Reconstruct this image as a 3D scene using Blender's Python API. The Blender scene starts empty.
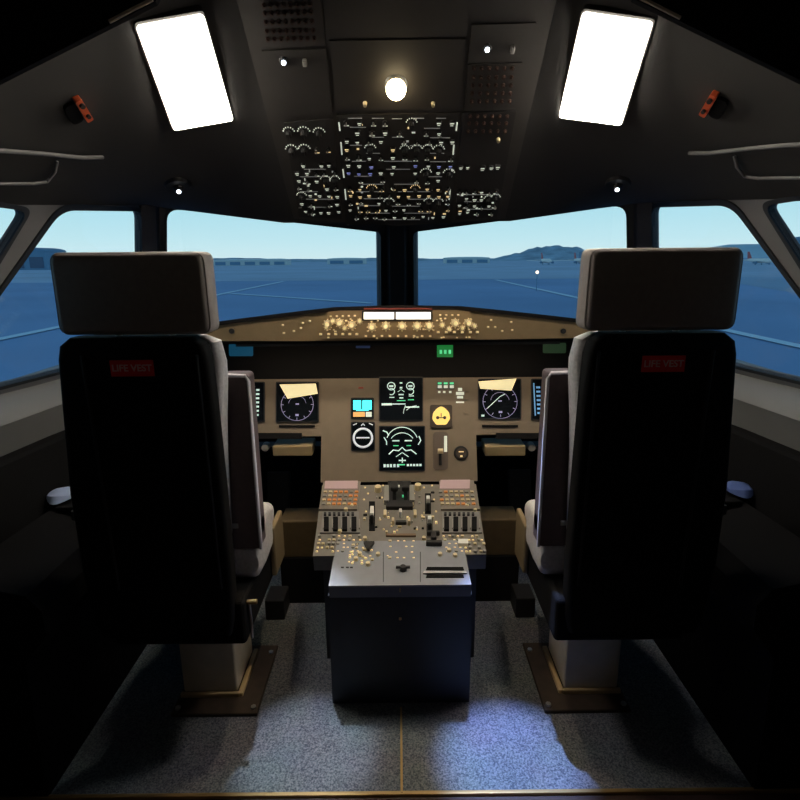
import bpy, bmesh, math, random
from mathutils import Vector, Matrix
random.seed(7)
C = bpy.context.scene.collection
SC = bpy.context.scene

# ------------------------------------------------------------------ camera
F = 560.0
PITCH = math.radians(14.2)
CAM = Vector((0, 0, 1.28))
cd = bpy.data.cameras.new('camera'); cam = bpy.data.objects.new('camera', cd); C.objects.link(cam)
cd.sensor_width = 36; cd.lens = 36 * F / 800; cd.clip_start = 0.02; cd.clip_end = 8000
R = (Matrix.Rotation(-0.0029, 4, 'Z') @ Matrix.Rotation(math.pi / 2 - PITCH, 4, 'X') @ Matrix.Rotation(-0.0078, 4, 'Z'))
cam.matrix_world = Matrix.Translation(CAM) @ R
SC.camera = cam

# ------------------------------------------------------------------ exposure
SC.view_settings.view_transform = 'Standard'
SC.view_settings.look = 'None'
SC.view_settings.gamma = 1.0
SC.view_settings.exposure = 0.0
SC.view_settings.use_curve_mapping = False

# ------------------------------------------------------------------ sky
W = bpy.data.worlds.new('sky'); SC.world = W; W.use_nodes = True
nt = W.node_tree; nt.nodes.clear()
wo = nt.nodes.new('ShaderNodeOutputWorld'); bg = nt.nodes.new('ShaderNodeBackground')
tc = nt.nodes.new('ShaderNodeTexCoord'); sp = nt.nodes.new('ShaderNodeSeparateXYZ'); cr = nt.nodes.new('ShaderNodeValToRGB')
nt.links.new(tc.outputs['Generated'], sp.inputs[0]); nt.links.new(sp.outputs['Z'], cr.inputs[0])
nt.links.new(cr.outputs[0], bg.inputs[0]); nt.links.new(bg.outputs[0], wo.inputs[0])
e = cr.color_ramp.elements
e[0].position = 0.0; e[0].color = (.70, .90, .93, 1)
e[1].position = 1.0; e[1].color = (.04, .10, .18, 1)
for p, c in ((.03, (.60, .87, .93, 1)), (.085, (.46, .80, .90, 1)), (.16, (.36, .68, .86, 1)), (.35, (.16, .36, .58, 1))):
    k = cr.color_ramp.elements.new(p); k.color = c
bg.inputs[1].default_value = 1.0

# ------------------------------------------------------------------ lamps of the flight deck
def add_light(name, kind, loc, power, color, target=None, **kw):
    ld = bpy.data.lights.new(name, kind); ld.energy = power; ld.color = color
    for k, v in kw.items(): setattr(ld, k, v)
    o = bpy.data.objects.new(name, ld); C.objects.link(o); o.location = loc
    if target is not None:
        o.rotation_euler = (Vector(target) - Vector(loc)).to_track_quat('-Z', 'Y').to_euler()
    return o
DOME_POWER = 36.0          # emission of the two dome light diffusers
FLOOD_POWER = 16.0
SPOT_POWER = 90.0
GLARE_POWER = 0.7
BAY_FILL_POWER = 4.5  # fill lamp added behind the seats, out of view

# ------------------------------------------------------------------ helpers
def ray(px, py):
    d = Vector(((px - 400) / F, -(py - 400) / F, -1.0))
    return (R.to_3x3() @ d).normalized()
def hit(px, py, p, n):
    """point of plane (p, n) the photograph shows at px, py"""
    d = ray(px, py)
    return CAM + d * ((Vector(p) - CAM).dot(n) / d.dot(n))
def atY(px, py, Y): return hit(px, py, Vector((0, Y, 0)), Vector((0, 1, 0)))
def atZ(px, py, Z): return hit(px, py, Vector((0, 0, Z)), Vector((0, 0, 1)))
def mir(v): return Vector((-v[0], v[1], v[2]))

class Frame:
    """a flat panel: origin, u to the right, v up the panel, w out of the panel towards the pilots"""
    def __init__(s, o, u, v):
        s.o = Vector(o); s.u = Vector(u).normalized(); s.w = s.u.cross(Vector(v)).normalized(); s.v = s.w.cross(s.u)
        s.m = Matrix((s.u, s.v, s.w)).transposed().to_4x4(); s.m.translation = s.o
    def p(s, u, v, w=0): return s.o + s.u * u + s.v * v + s.w * w
    def uv(s, px, py):
        q = hit(px, py, s.o, s.w) - s.o
        return q.dot(s.u), q.dot(s.v)
    def at(s, px, py, w=0):
        u, v = s.uv(px, py); return s.m @ Matrix.Translation((u, v, w))

MATS = {}
def mat(name, col, rough=.6, metal=0, emit=0, ecol=None, noise=0, scale=40, bump=0, spec=.5):
    if name in MATS: return MATS[name]
    m = bpy.data.materials.new(name); m.use_nodes = True
    t = m.node_tree; b = t.nodes['Principled BSDF']
    b.inputs['Base Color'].default_value = (*col, 1); b.inputs['Roughness'].default_value = rough
    b.inputs['Metallic'].default_value = metal
    b.inputs['Specular IOR Level'].default_value = spec
    if emit:
        b.inputs['Emission Color'].default_value = (*(ecol or col), 1); b.inputs['Emission Strength'].default_value = emit
    if noise or bump:
        co = t.nodes.new('ShaderNodeTexCoord'); n = t.nodes.new('ShaderNodeTexNoise')
        n.inputs['Scale'].default_value = scale; n.inputs['Detail'].default_value = 4
        t.links.new(co.outputs['Object'], n.inputs['Vector'])
        if noise:
            r = t.nodes.new('ShaderNodeValToRGB')
            r.color_ramp.elements[0].position = .3; r.color_ramp.elements[1].position = .7
            r.color_ramp.elements[0].color = (*[c * (1 - noise) for c in col], 1)
            r.color_ramp.elements[1].color = (*[min(1, c * (1 + noise)) for c in col], 1)
            t.links.new(n.outputs['Fac'], r.inputs[0]); t.links.new(r.outputs[0], b.inputs['Base Color'])
        if bump:
            bp = t.nodes.new('ShaderNodeBump'); bp.inputs['Strength'].default_value = bump; bp.inputs['Distance'].default_value = .002
            t.links.new(n.outputs['Fac'], bp.inputs['Height']); t.links.new(bp.outputs[0], b.inputs['Normal'])
    MATS[name] = m; return m

lining = mat('cockpit_lining', (.031, .029, .028), .75, noise=.08, scale=6, bump=.15)
wall_m = mat('side_wall_plastic', (.16, .155, .155), .6, noise=.08, scale=5)
post_m = mat('window_post_dark', (.028, .03, .042), .55, noise=.1, scale=8)
seal = mat('window_seal', (.012, .014, .018), .6)
black = mat('black_plastic', (.012, .011, .012), .55, noise=.15, scale=60)
matte = mat('matte_black', (.008, .0075, .008), .85, spec=.15)
leather = mat('taupe_leather', (.33, .285, .255), .55, noise=.07, scale=70, bump=.25)
sheep = mat('pale_seat_fabric', (.62, .59, .59), .85, noise=.12, scale=120, bump=.5)
blackfab = mat('black_seat_shell', (.007, .0065, .007), .8, noise=.2, scale=90, spec=.15)
armbrown = mat('dark_brown_leather', (.10, .068, .072), .6, noise=.1, scale=80, bump=.2)
piping = mat('pale_piping', (.75, .72, .76), .5)
colm = mat('beige_painted_steel', (.62, .53, .40), .5, noise=.06, scale=20)
brass = mat('brass', (.62, .42, .18), .35, metal=.8)
steel = mat('brushed_steel', (.55, .53, .5), .35, metal=.9)
platem = mat('brown_rail_plate', (.05, .034, .024), .55, noise=.2, scale=30)
panelb = mat('brown_grey_panel', (.21, .165, .115), .6, noise=.05, scale=30)
panelg = mat('grey_pedestal_panel', (.26, .268, .295), .5, noise=.05, scale=30)
ovhm = mat('overhead_panel_grey', (.046, .041, .037), .6, noise=.06, scale=20)
ovhd = mat('overhead_module_dark', (.026, .023, .022), .6, noise=.06, scale=20)
cabm = mat('navy_black_cabinet', (.012, .014, .022), .5, noise=.1, scale=15)
screen = mat('dark_screen_glass', (.003, .005, .008), .25, spec=.12)
redtag = mat('red_tag', (1, .03, .025), .6)
pinkl = mat('tag_lettering', (1, .62, .58), .6)
cream = mat('cream_card', (1, .90, .60), .7)
legend = mat('backlit_legend', (.6, .62, .55), .5, emit=.55, ecol=(.75, .80, .66))
legendw = mat('backlit_legend_warm', (.6, .5, .3), .5, emit=.7, ecol=(1, .72, .34))
legendb = mat('backlit_legend_blue', (.3, .35, .8), .5, emit=.35, ecol=(.35, .4, 1))
knobg = mat('grey_knob', (.30, .29, .26), .45)
knobw = mat('ivory_knob', (.72, .60, .36), .4)
orange = mat('orange_key', (.55, .20, .05), .5, emit=.25, ecol=(1, .38, .1))
orangeh = mat('orange_handle', (.55, .085, .025), .5)
white = mat('white_paint', (.8, .8, .76), .5)
symw = mat('display_white', (.6, .75, .7), .5, emit=.55, ecol=(.65, .85, .78))
symg = mat('display_green', (.1, .6, .3), .5, emit=.6, ecol=(.12, .75, .35))
symp = mat('display_violet', (.4, .35, .6), .5, emit=.3, ecol=(.5, .48, .8))
symc = mat('display_cyan', (.1, .8, .8), .5, emit=.9, ecol=(.06, .85, .9))
symo = mat('display_ochre', (.8, .4, .1), .5, emit=.5, ecol=(.85, .45, .18))
gaugey = mat('yellow_gauge_face', (.8, .6, .15), .5, emit=.6, ecol=(.95, .72, .22))
fcuw = mat('lit_display_bar', (1, .95, .85), .5, emit=1.3, ecol=(1, .95, .85))
greenl = mat('green_lit_caption', (.01, .1, .03), .5, emit=.28, ecol=(.01, .45, .08))
bluel = mat('blue_reflected_glow', (.01, .04, .08), .5, emit=.18, ecol=(.02, .22, .42))
pinks = mat('dim_pink_screen', (.42, .30, .31), .35, emit=.12, ecol=(.8, .5, .5))
bluecloth = mat('blue_cloth', (.10, .16, .42), .7, emit=0)

def carpet():
    m = mat('blue_grey_carpet', (.115, .13, .155), .95, spec=.1); t = m.node_tree; b = t.nodes['Principled BSDF']
    co = t.nodes.new('ShaderNodeTexCoord')
    n = t.nodes.new('ShaderNodeTexNoise'); n.inputs['Scale'].default_value = 230; n.inputs['Detail'].default_value = 3
    n2 = t.nodes.new('ShaderNodeTexNoise'); n2.inputs['Scale'].default_value = 5
    r = t.nodes.new('ShaderNodeValToRGB'); r.color_ramp.elements[0].position = .35; r.color_ramp.elements[1].position = .68
    r.color_ramp.elements[0].color = (.085, .10, .13, 1); r.color_ramp.elements[1].color = (.30, .32, .35, 1)
    mx = t.nodes.new('ShaderNodeMix'); mx.data_type = 'RGBA'; mx.blend_type = 'MULTIPLY'; mx.inputs[0].default_value = .35
    t.links.new(co.outputs['Object'], n.inputs['Vector']); t.links.new(co.outputs['Object'], n2.inputs['Vector'])
    t.links.new(n.outputs['Fac'], r.inputs[0]); t.links.new(r.outputs[0], mx.inputs[6]); t.links.new(n2.outputs['Color'], mx.inputs[7])
    t.links.new(mx.outputs[2], b.inputs['Base Color'])
    bp = t.nodes.new('ShaderNodeBump'); bp.inputs['Strength'].default_value = .6; bp.inputs['Distance'].default_value = .003
    t.links.new(n.outputs['Fac'], bp.inputs['Height']); t.links.new(bp.outputs[0], b.inputs['Normal'])
    return m
carpetm = carpet()
def glass():
    m = bpy.data.materials.new('window_glass'); m.use_nodes = True; t = m.node_tree; t.nodes.clear()
    o = t.nodes.new('ShaderNodeOutputMaterial'); tr = t.nodes.new('ShaderNodeBsdfTransparent'); gl = t.nodes.new('ShaderNodeBsdfGlossy')
    tr.inputs[0].default_value = (.97, .99, 1, 1); gl.inputs['Roughness'].default_value = .03
    mx = t.nodes.new('ShaderNodeMixShader'); mx.inputs[0].default_value = .035
    t.links.new(tr.outputs[0], mx.inputs[1]); t.links.new(gl.outputs[0], mx.inputs[2]); t.links.new(mx.outputs[0], o.inputs[0])
    return m
glassm = glass()
domem = mat('dome_diffuser', (1, 1, 1), .5, emit=DOME_POWER, ecol=(1, .92, .78))
floodm = mat('flood_bulb', (1, .9, .7), .5, emit=14, ecol=(1, .80, .46))
ledm = mat('led_lens', (.9, .95, 1), .5, emit=5, ecol=(.85, .92, 1))

WM = {}                       # world matrices of everything linked so far
def thing(name, label, cat, loc, group=None):
    o = bpy.data.objects.new(name, None); C.objects.link(o); o.location = loc; o.empty_display_size = .05
    o['label'] = label; o['category'] = cat
    if group: o['group'] = group
    WM[o] = Matrix.Translation(Vector(loc)); return o
def tag(o, label=None, cat=None, group=None, kind=None):
    if label: o['label'] = label
    if cat: o['category'] = cat
    if group: o['group'] = group
    if kind: o['kind'] = kind
    return o
def link(o, parent, M):
    C.objects.link(o); WM[o] = M.copy()
    if parent is not None:
        o.parent = parent; o.matrix_local = WM[parent].inverted() @ M
    else: o.matrix_world = M
    return o

class MB:
    def __init__(s): s.bm = bmesh.new(); s.mi = 0
    def _f(s, verts, faces):
        vs = [s.bm.verts.new(v) for v in verts]
        for f in faces:
            try: fc = s.bm.faces.new([vs[i] for i in f]); fc.material_index = s.mi
            except ValueError: pass
        return s
    def mat(s, i): s.mi = i; return s
    def box(s, c, d, m=None, bev=0, seg=2):
        b = bmesh.new(); bmesh.ops.create_cube(b, size=1)
        for v in b.verts: v.co = Vector((v.co.x * d[0], v.co.y * d[1], v.co.z * d[2]))
        if bev: bmesh.ops.bevel(b, geom=b.edges[:], offset=bev, segments=seg, profile=.5, affect='EDGES')
        for v in b.verts: v.co += Vector(c)
        return s.add(b, m)
    def add(s, b, m=None):
        b.verts.index_update()
        vs = [((m @ v.co) if m else v.co.copy()) for v in b.verts]
        s._f(vs, [[v.index for v in f.verts] for f in b.faces]); b.free(); return s
    def cyl(s, a, c, r0, r1=None, seg=16, m=None):
        a = Vector(a); c = Vector(c); r1 = r0 if r1 is None else r1
        d = (c - a).normalized(); x = d.orthogonal().normalized(); y = d.cross(x); vs = []
        for p, r in ((a, r0), (c, r1)):
            for i in range(seg):
                t = 2 * math.pi * i / seg; vs.append(p + x * math.cos(t) * r + y * math.sin(t) * r)
        if m: vs = [m @ v for v in vs]
        return s._f(vs, [[i, (i + 1) % seg, seg + (i + 1) % seg, seg + i] for i in range(seg)] + [list(range(seg))[::-1], list(range(seg, 2 * seg))])
    def tube(s, pts, r, seg=8, m=None, closed=False):
        n = len(pts); pts = [Vector(p) for p in pts]; vs = []; fs = []; x = None
        for i, p in enumerate(pts):
            a = pts[(i - 1) % n] if (i or closed) else p; b = pts[(i + 1) % n] if (i < n - 1 or closed) else p
            d = (b - a).normalized()
            x = d.orthogonal().normalized() if x is None else (x - d * x.dot(d)).normalized()
            y = d.cross(x)
            for k in range(seg):
                t = 2 * math.pi * k / seg; vs.append(p + (x * math.cos(t) + y * math.sin(t)) * r)
        for i in range(n if closed else n - 1):
            j = (i + 1) % n
            for k in range(seg): fs.append([i * seg + k, i * seg + (k + 1) % seg, j * seg + (k + 1) % seg, j * seg + k])
        if not closed: fs += [list(range(seg))[::-1], [(n - 1) * seg + k for k in range(seg)]]
        if m: vs = [m @ v for v in vs]
        return s._f(vs, fs)
    def prism(s, poly, ext, m=None):
        poly = [Vector(p) for p in poly]; ext = Vector(ext); n = len(poly)
        vs = poly + [p + ext for p in poly]
        if m: vs = [m @ v for v in vs]
        return s._f(vs, [list(range(n))[::-1], list(range(n, 2 * n))] + [[i, (i + 1) % n, n + (i + 1) % n, n + i] for i in range(n)])
    def loft(s, rings, closed=True, caps=True):
        n = len(rings[0]); vs = [Vector(p) for r in rings for p in r]; fs = []
        for i in range(len(rings) - 1):
            for k in range(n if closed else n - 1):
                fs.append([i * n + k, i * n + (k + 1) % n, (i + 1) * n + (k + 1) % n, (i + 1) * n + k])
        if caps: fs += [list(range(n))[::-1], [(len(rings) - 1) * n + k for k in range(n)]]
        return s._f(vs, fs)
    def sphere(s, c, r, sc=(1, 1, 1), m=None, u=14, v=10):
        b = bmesh.new(); bmesh.ops.create_uvsphere(b, u_segments=u, v_segments=v, radius=r)
        for q in b.verts: q.co = Vector((q.co.x * sc[0], q.co.y * sc[1], q.co.z * sc[2])) + Vector(c)
        return s.add(b, m)
    def mesh(s, name, mats, smooth=False):
        bmesh.ops.recalc_face_normals(s.bm, faces=s.bm.faces[:])
        me = bpy.data.meshes.new(name); s.bm.to_mesh(me); s.bm.free()
        for m in (mats if isinstance(mats, (list, tuple)) else [mats]): me.materials.append(m)
        if smooth:
            for p in me.polygons: p.use_smooth = True
            try: me.set_sharp_from_angle(angle=math.radians(40))
            except Exception: pass
        return me
    def build(s, name, mats, parent=None, smooth=False, M=None):
        if M is None:
            cs = [v.co for v in s.bm.verts]
            c = Vector([(min(q[i] for q in cs) + max(q[i] for q in cs)) / 2 for i in range(3)])
            for v in s.bm.verts: v.co -= c
            M = Matrix.Translation(c)
        return link(bpy.data.objects.new(name, s.mesh(name, mats, smooth)), parent, M)
def inst(name, me, parent, M): return link(bpy.data.objects.new(name, me), parent, M)

def text_mesh(body, size, m, depth=.0006):
    cu = bpy.data.curves.new('lettering', 'FONT'); cu.body = body; cu.offset = .0004; cu.size = size; cu.extrude = depth
    cu.align_x = 'CENTER'; cu.align_y = 'CENTER'
    o = bpy.data.objects.new('t', cu); C.objects.link(o)
    bpy.context.view_layer.update()
    me = bpy.data.meshes.new_from_object(o.evaluated_get(bpy.context.evaluated_depsgraph_get()))
    bpy.data.objects.remove(o); me.materials.clear(); me.materials.append(m); return me

def rounded(poly, r, seg=6):
    """round the corners of a 3D or 2D polygon"""
    out = []; n = len(poly); P = [Vector(p) for p in poly]
    for i in range(n):
        a, b, c = P[i - 1], P[i], P[(i + 1) % n]
        ra = r[i] if isinstance(r, (list, tuple)) else r
        d1 = (a - b); d2 = (c - b); k = min(ra, d1.length * .48, d2.length * .48)
        p0 = b + d1.normalized() * k; p2 = b + d2.normalized() * k
        for j in range(seg + 1):
            t = j / seg; out.append(p0 * (1 - t) ** 2 + b * 2 * t * (1 - t) + p2 * t * t)
    return out

def holed(outer, holes, ext):
    """flat wall with holes, given thickness ext"""
    b = bmesh.new(); ext = Vector(ext)
    for loop in [outer] + holes:
        vs = [b.verts.new(p) for p in loop]
        for i in range(len(vs)): b.edges.new((vs[i], vs[(i + 1) % len(vs)]))
    bmesh.ops.triangle_fill(b, use_beauty=True, use_dissolve=False, edges=b.edges[:])
    r = bmesh.ops.extrude_face_region(b, geom=b.faces[:] + b.edges[:] + b.verts[:])
    for v in r['geom']:
        if isinstance(v, bmesh.types.BMVert): v.co += ext
    m = MB(); m.add(b); return m

# ================================================================== OUTSIDE: AIRFIELD
G = -3.5
def gmat(name, col, n=.12, s=.03): return mat(name, col, .9, noise=n, scale=s, spec=.1)
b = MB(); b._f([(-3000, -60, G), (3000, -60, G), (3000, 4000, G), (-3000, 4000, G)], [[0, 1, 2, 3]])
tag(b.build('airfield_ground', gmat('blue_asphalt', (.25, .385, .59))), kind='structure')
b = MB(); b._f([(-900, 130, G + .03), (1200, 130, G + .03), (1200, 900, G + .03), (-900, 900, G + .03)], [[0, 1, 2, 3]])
tag(b.build('apron', gmat('hazy_pale_apron', (.42, .53, .66))), kind='structure')  # far ground made paler: distance haze put into its colour
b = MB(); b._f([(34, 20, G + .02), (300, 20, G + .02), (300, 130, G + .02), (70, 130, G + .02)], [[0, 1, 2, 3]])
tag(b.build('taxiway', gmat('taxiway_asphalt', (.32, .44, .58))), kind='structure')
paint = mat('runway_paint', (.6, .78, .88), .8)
def strip(x0, y0, x1, y1, w, lab):
    a = Vector((x0, y0, G + .06)); c = Vector((x1, y1, G + .06)); d = (c - a).normalized(); nn = Vector((-d.y, d.x, 0)) * w / 2
    b = MB(); b.prism([a - nn, c - nn, c + nn, a + nn], (0, 0, .02))
    return tag(b.build('runway_marking', paint), lab, 'runway marking')
strip(-25, 20, -25, 125, .8, 'pale edge stripe on the runway outside the left side window')
strip(21.5, 15, 21.5, 125, .8, 'pale edge stripe on the runway outside the right side window')
strip(-3, 62, -24, 82, .8, 'faint diagonal line on the runway outside the left windscreen')
strip(9, 45, 20.6, 41.3, .5, 'faint slanting taxi line outside the right windscreen')
# hills
def ridge(name, x0, x1, Y, h, seed, m):
    rnd = random.Random(seed); b = MB(); n = 40; fr = []; tp = []; bk = []
    for i in range(n + 1):
        t = i / n; x = x0 + (x1 - x0) * t
        e_ = math.sin(math.pi * t) ** .5
        z = G + h * e_ * (.75 + .25 * math.sin(t * 9 + seed) + rnd.uniform(-.08, .08))
        fr.append((x, Y, G - 1)); tp.append((x, Y + 80, z)); bk.append((x, Y + 260, G - 1))
    b.loft([fr, tp, bk], closed=False, caps=False)
    return tag(b.build(name, m, smooth=True), kind='structure')
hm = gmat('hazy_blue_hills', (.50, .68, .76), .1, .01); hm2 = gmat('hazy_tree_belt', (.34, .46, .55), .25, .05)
ridge('hill_ridge', 270, 760, 1500, 24, 1, hm); ridge('hill_ridge', -1900, -120, 1600, 14, 4, hm)
ridge('hill_ridge', 620, 2300, 1300, 64, 2, hm)
ridge('tree_belt', 150, 420, 820, 24, 5, hm2); ridge('tree_belt', -420, 80, 900, 9, 6, hm2)
wallb = [mat('hangar_blue', (.14, .27, .40), .8), mat('terminal_pale', (.55, .62, .62), .8), mat('roof_pale', (.72, .80, .80), .7), mat('hangar_window', (.05, .10, .18), .4)]
def hangar(x, Y, w, d, h, lab, mi=0, kind='hangar'):
    t = thing('airport_building' if kind != 'hangar' else 'hangar', lab, kind, (x, Y, G))
    b = MB(); b.box((x, Y, G + h / 2), (w, d, h)); b.build('wall', wallb[mi], t)
    b = MB(); n = 8
    prof = [(x - w / 2 * 1.03, Y - d / 2 - .4, G + h)] + [(x - w / 2 * 1.03 * math.cos(math.pi * i / n), Y - d / 2 - .4, G + h + h * .22 * math.sin(math.pi * i / n)) for i in range(1, n)] + [(x + w / 2 * 1.03, Y - d / 2 - .4, G + h)]
    b.prism(prof, (0, d + .8, 0)); b.build('roof', wallb[2] if mi else wallb[0], t)
    k = max(2, int(w / 12))
    for i in range(k):
        b = MB(); b.box((x - w / 2 + w * (i + .5) / k, Y - d / 2 - .1, G + h * .4), (w / k * .7, .3, h * .6)); b.build('hangar_door', wallb[3] if mi == 0 else wallb[0], t)
hangar(-205, 330, 22, 20, 10, 'dark blue hangar on the horizon seen through the left side window', 0)
hangar(-262, 330, 30, 16, 5, 'low pale building beside the dark hangar at the far left', 1, 'building')
hangar(-120, 480, 60, 20, 4.2, 'long low pale building on the horizon in the left windscreen', 1, 'building')
hangar(-45, 520, 34, 18, 4.6, 'small pale building just left of the windscreen centre post', 1, 'building')
hangar(62, 520, 40, 18, 4.6, 'small low building just right of the windscreen centre post', 1, 'building')
hangar(150, 420, 30, 18, 8, 'dark low hangar at the right end of the right windscreen', 0)
hangar(300, 400, 46, 24, 15, 'dark blue hangar behind the parked airliner, right side window', 0)
def plane(x, Y, s, lab):
    t = thing('parked_airliner', lab, 'airplane', (x, Y, G), 'airliners parked on the apron')
    wm = white
    def P(a, bb, c): return (x + a * s, Y + bb * s, G + c * s)
    b = MB(); rings = []
    for yy, r, zz in ((-17, .3, 3.1), (-15.5, 1.3, 3.3), (-12, 2, 3.6), (8, 2, 3.6), (14, 1.2, 4.1), (18, .3, 4.6)):
        rings.append([P(math.cos(k * math.pi / 6) * r, yy, zz + math.sin(k * math.pi / 6) * r) for k in range(12)])
    b.loft(rings); b.build('fuselage', wm, t, True)
    for sgn in (-1, 1):
        b = MB(); b.prism([P(sgn * 1.5, -4, 3), P(sgn * 17, 4, 3.8), P(sgn * 17, 6, 3.8), P(sgn * 1.5, 3, 3)], (0, 0, .4 * s)); b.build('wing', wm, t)
        b = MB(); b.cyl(P(sgn * 5.5, -4.5, 2), P(sgn * 5.5, -.5, 2), 1.1 * s, .8 * s); b.build('engine', wallb[0], t)
        b = MB(); b.prism([P(sgn * .5, 14, 4.3), P(sgn * 6, 17, 4.6), P(sgn * 6, 18.4, 4.6), P(sgn * .5, 17.5, 4.3)], (0, 0, .25 * s)); b.build('tailplane', wm, t)
        b = MB(); b.cyl(P(sgn * 2.6, 1, 0), P(sgn * 2.6, 1, 2.6), .35 * s); b.build('landing_gear', wallb[0], t)
    b = MB(); b.cyl(P(0, -13, 0), P(0, -13, 2.4), .3 * s); b.build('landing_gear', wallb[0], t)
    b = MB(); b.prism([P(-.2, 11, 5), P(-.2, 16, 11), P(-.2, 18.5, 11), P(-.2, 17, 4.8)], (.4 * s, 0, 0)); b.build('tail_fin', mat('red_tail', (.5, .12, .12), .6), t)
plane(189, 300, .62, 'white parked airliner seen through the right side window')
plane(98, 380, .7, 'white airliner parked far off, right end of the right windscreen')
plane(122, 385, .7, 'white airliner farther right, beside the dark low hangar')
t = thing('runway_light', 'small warm runway light on a pole outside the right windscreen', 'light', (20, 82, G))
b = MB(); b.cyl((20, 82, G), (20, 82, G + 2.6), .06); b.build('pole', wallb[0], t)
b = MB(); b.sphere((20, 82, G + 2.7), .22); b.build('lamp', mat('warm_runway_lamp', (1, .7, .4), .5, emit=3, ecol=(1, .7, .45)), t)

# ================================================================== THE COCKPIT SHELL
A = Vector((-.85, 2.0, 1.46)); Cc = Vector((-.96, 2.15, .95)); Tt = Vector((0, 2.35, 1.43)); Bb = Vector((-1.05, 1.1, 1.385))
nF = (Cc - A).cross(Tt - A).normalized()
nS = (Cc - A).cross(Bb - A).normalized()
def onp(n, x=None, y=None, z=None):
    """complete a point of the plane through A from two coordinates"""
    d = A.dot(n)
    if x is None: return Vector(((d - n.y * y - n.z * z) / n.x, y, z))
    if y is None: return Vector((x, (d - n.x * x - n.z * z) / n.y, z))
if nF.y < 0: nF = -nF
if nS.x > 0: nS = -nS
Cb = onp(nF, x=0, z=.88)                       # foot of the centre post
Cl = A + (Cc - A) * 1.12
Sr = onp(nS, y=1.02, z=1.385); Sb = onp(nS, y=1.02, z=.93)
def front_px(px, py): return hit(px, py, A, nF)
def side_px(px, py): return hit(px, py, A, nS)
w_front = rounded([front_px(167, 208), front_px(380, 232), front_px(381, 345), front_px(167, 362)], [.045, .02, .02, .05])
w_side = rounded([side_px(60, 210), side_px(140, 211), side_px(141, 350), side_px(-55, 400), side_px(-48, 360)], [.05, .03, .03, .03, .05])
w_rear = rounded([onp(nS, y=1.1, z=1.33), side_px(-10, 206), side_px(27, 211), side_px(-58, 345), onp(nS, y=1.1, z=1.02)], [.04, .02, .035, .06, .04])
wn = 1
def ring(poly, n, w_out, depth, name, m, parent):
    """bezel that follows a window opening"""
    c = sum(poly, Vector()) / len(poly); outer = [p + (p - c).normalized() * w_out for p in poly]
    b = MB(); e_ = n * depth; k = len(poly)
    vs = poly + outer + [p + e_ for p in poly] + [p + e_ for p in outer]; fs = []
    for i in range(k):
        j = (i + 1) % k
        fs += [[i, j, k + j, k + i], [2 * k + i, 2 * k + j, j, i], [k + i, k + j, 3 * k + j, 3 * k + i], [2 * k + i, 2 * k + j, 3 * k + j, 3 * k + i]]
    b._f(vs, fs); return b.build(name, m, parent)
for side in ('left', 'right'):
    f = (lambda v: Vector(v)) if side == 'left' else mir
    fn = f(nF); sn = f(nS)
    # front windscreen wall
    outer = [f(p) for p in (A, Tt, Cb, Cl)]
    tag(holed(outer, [[f(p) for p in w_front]], fn * .05).build('wall_front_' + side, post_m), kind='structure')
    outer = [f(p) for p in (A, Sr, Sb, Cl)]
    tag(holed(outer, [[f(p) for p in w_side], [f(p) for p in w_rear]], sn * .022).build('wall_' + side, wall_m), kind='structure')
    for poly, n_, wn_ in ((w_front, fn, 0), (w_side, sn, 1), (w_rear, sn, 2)):
        pl = [f(p) for p in poly]
        r = tag(ring([p - n_ * .006 for p in pl], n_, .012 if wn_ == 0 else .018, .03 if wn_ == 0 else .02, 'window_%d' % wn, seal, None), kind='structure')
        b = MB(); b.prism([p + n_ * (.022 if wn_ == 0 else .012) for p in pl], n_ * .005); b.build('pane', glassm, r)
        wn += 1
    # corner post that covers the joint of the two window walls
    d = f(Cl) - f(A); b = MB()
    sx = 1 if side == 'left' else -1
    prof = [Vector((-.012 * sx, -.030, 0)), Vector((.0, -.032, 0)), Vector((.040 * sx, -.01, 0)), Vector((.04 * sx, .05, 0)), Vector((-.012 * sx, .05, 0))]
    b.loft([[f(A) + q - d * .05 for q in prof], [f(A) + q + d for q in prof]])
    tag(b.build('trim_post_' + side, post_m), kind='structure')
b = MB(); d = Cb - Tt
prof = [Vector((-.052, .0, 0)), Vector((-.03, -.05, 0)), Vector((.03, -.05, 0)), Vector((.052, .0, 0))]
b.loft([[Tt + q - d * .05 for q in prof], [Tt + q + d for q in prof]])
tag(b.build('trim_centre_post', mat('centre_post_black', (.010, .012, .018), .6)), kind='structure')

# ceiling lining: a flat middle rising backwards and two facets falling to the side walls
def zc(y): return 1.40 + max(0, min(.80, (2.0 - y))) * .80
def wx(y): t = (2.0 - y) / .9; return -.85 - .20 * t
def wz(y): t = (2.0 - y) / .9; return 1.46 - .075 * t
HW = .385
def ceil_pt(x, y):
    x = abs(x)
    if x <= HW: return zc(y)
    t = (x - HW) / (-wx(y) - HW); return zc(y) + (wz(y) - zc(y)) * t + .035 * math.sin(math.pi * min(1, t)) * (min(1, (2 - y) / .3))
b = MB(); rows = []
ys = [2.0, 1.9, 1.8, 1.7, 1.6, 1.5, 1.4, 1.3, 1.2, 1.1, 1.0]
for y in ys:
    r = []
    for k in range(-10, 11):
        s_ = -1 if k < 0 else 1; t = abs(k) / 10
        x = HW * (t / .3) if t <= .3 else HW + (-wx(y) - HW) * (t - .3) / .7
        r.append(Vector((s_ * x, y, ceil_pt(x, y))))
    rows.append(r)
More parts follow.
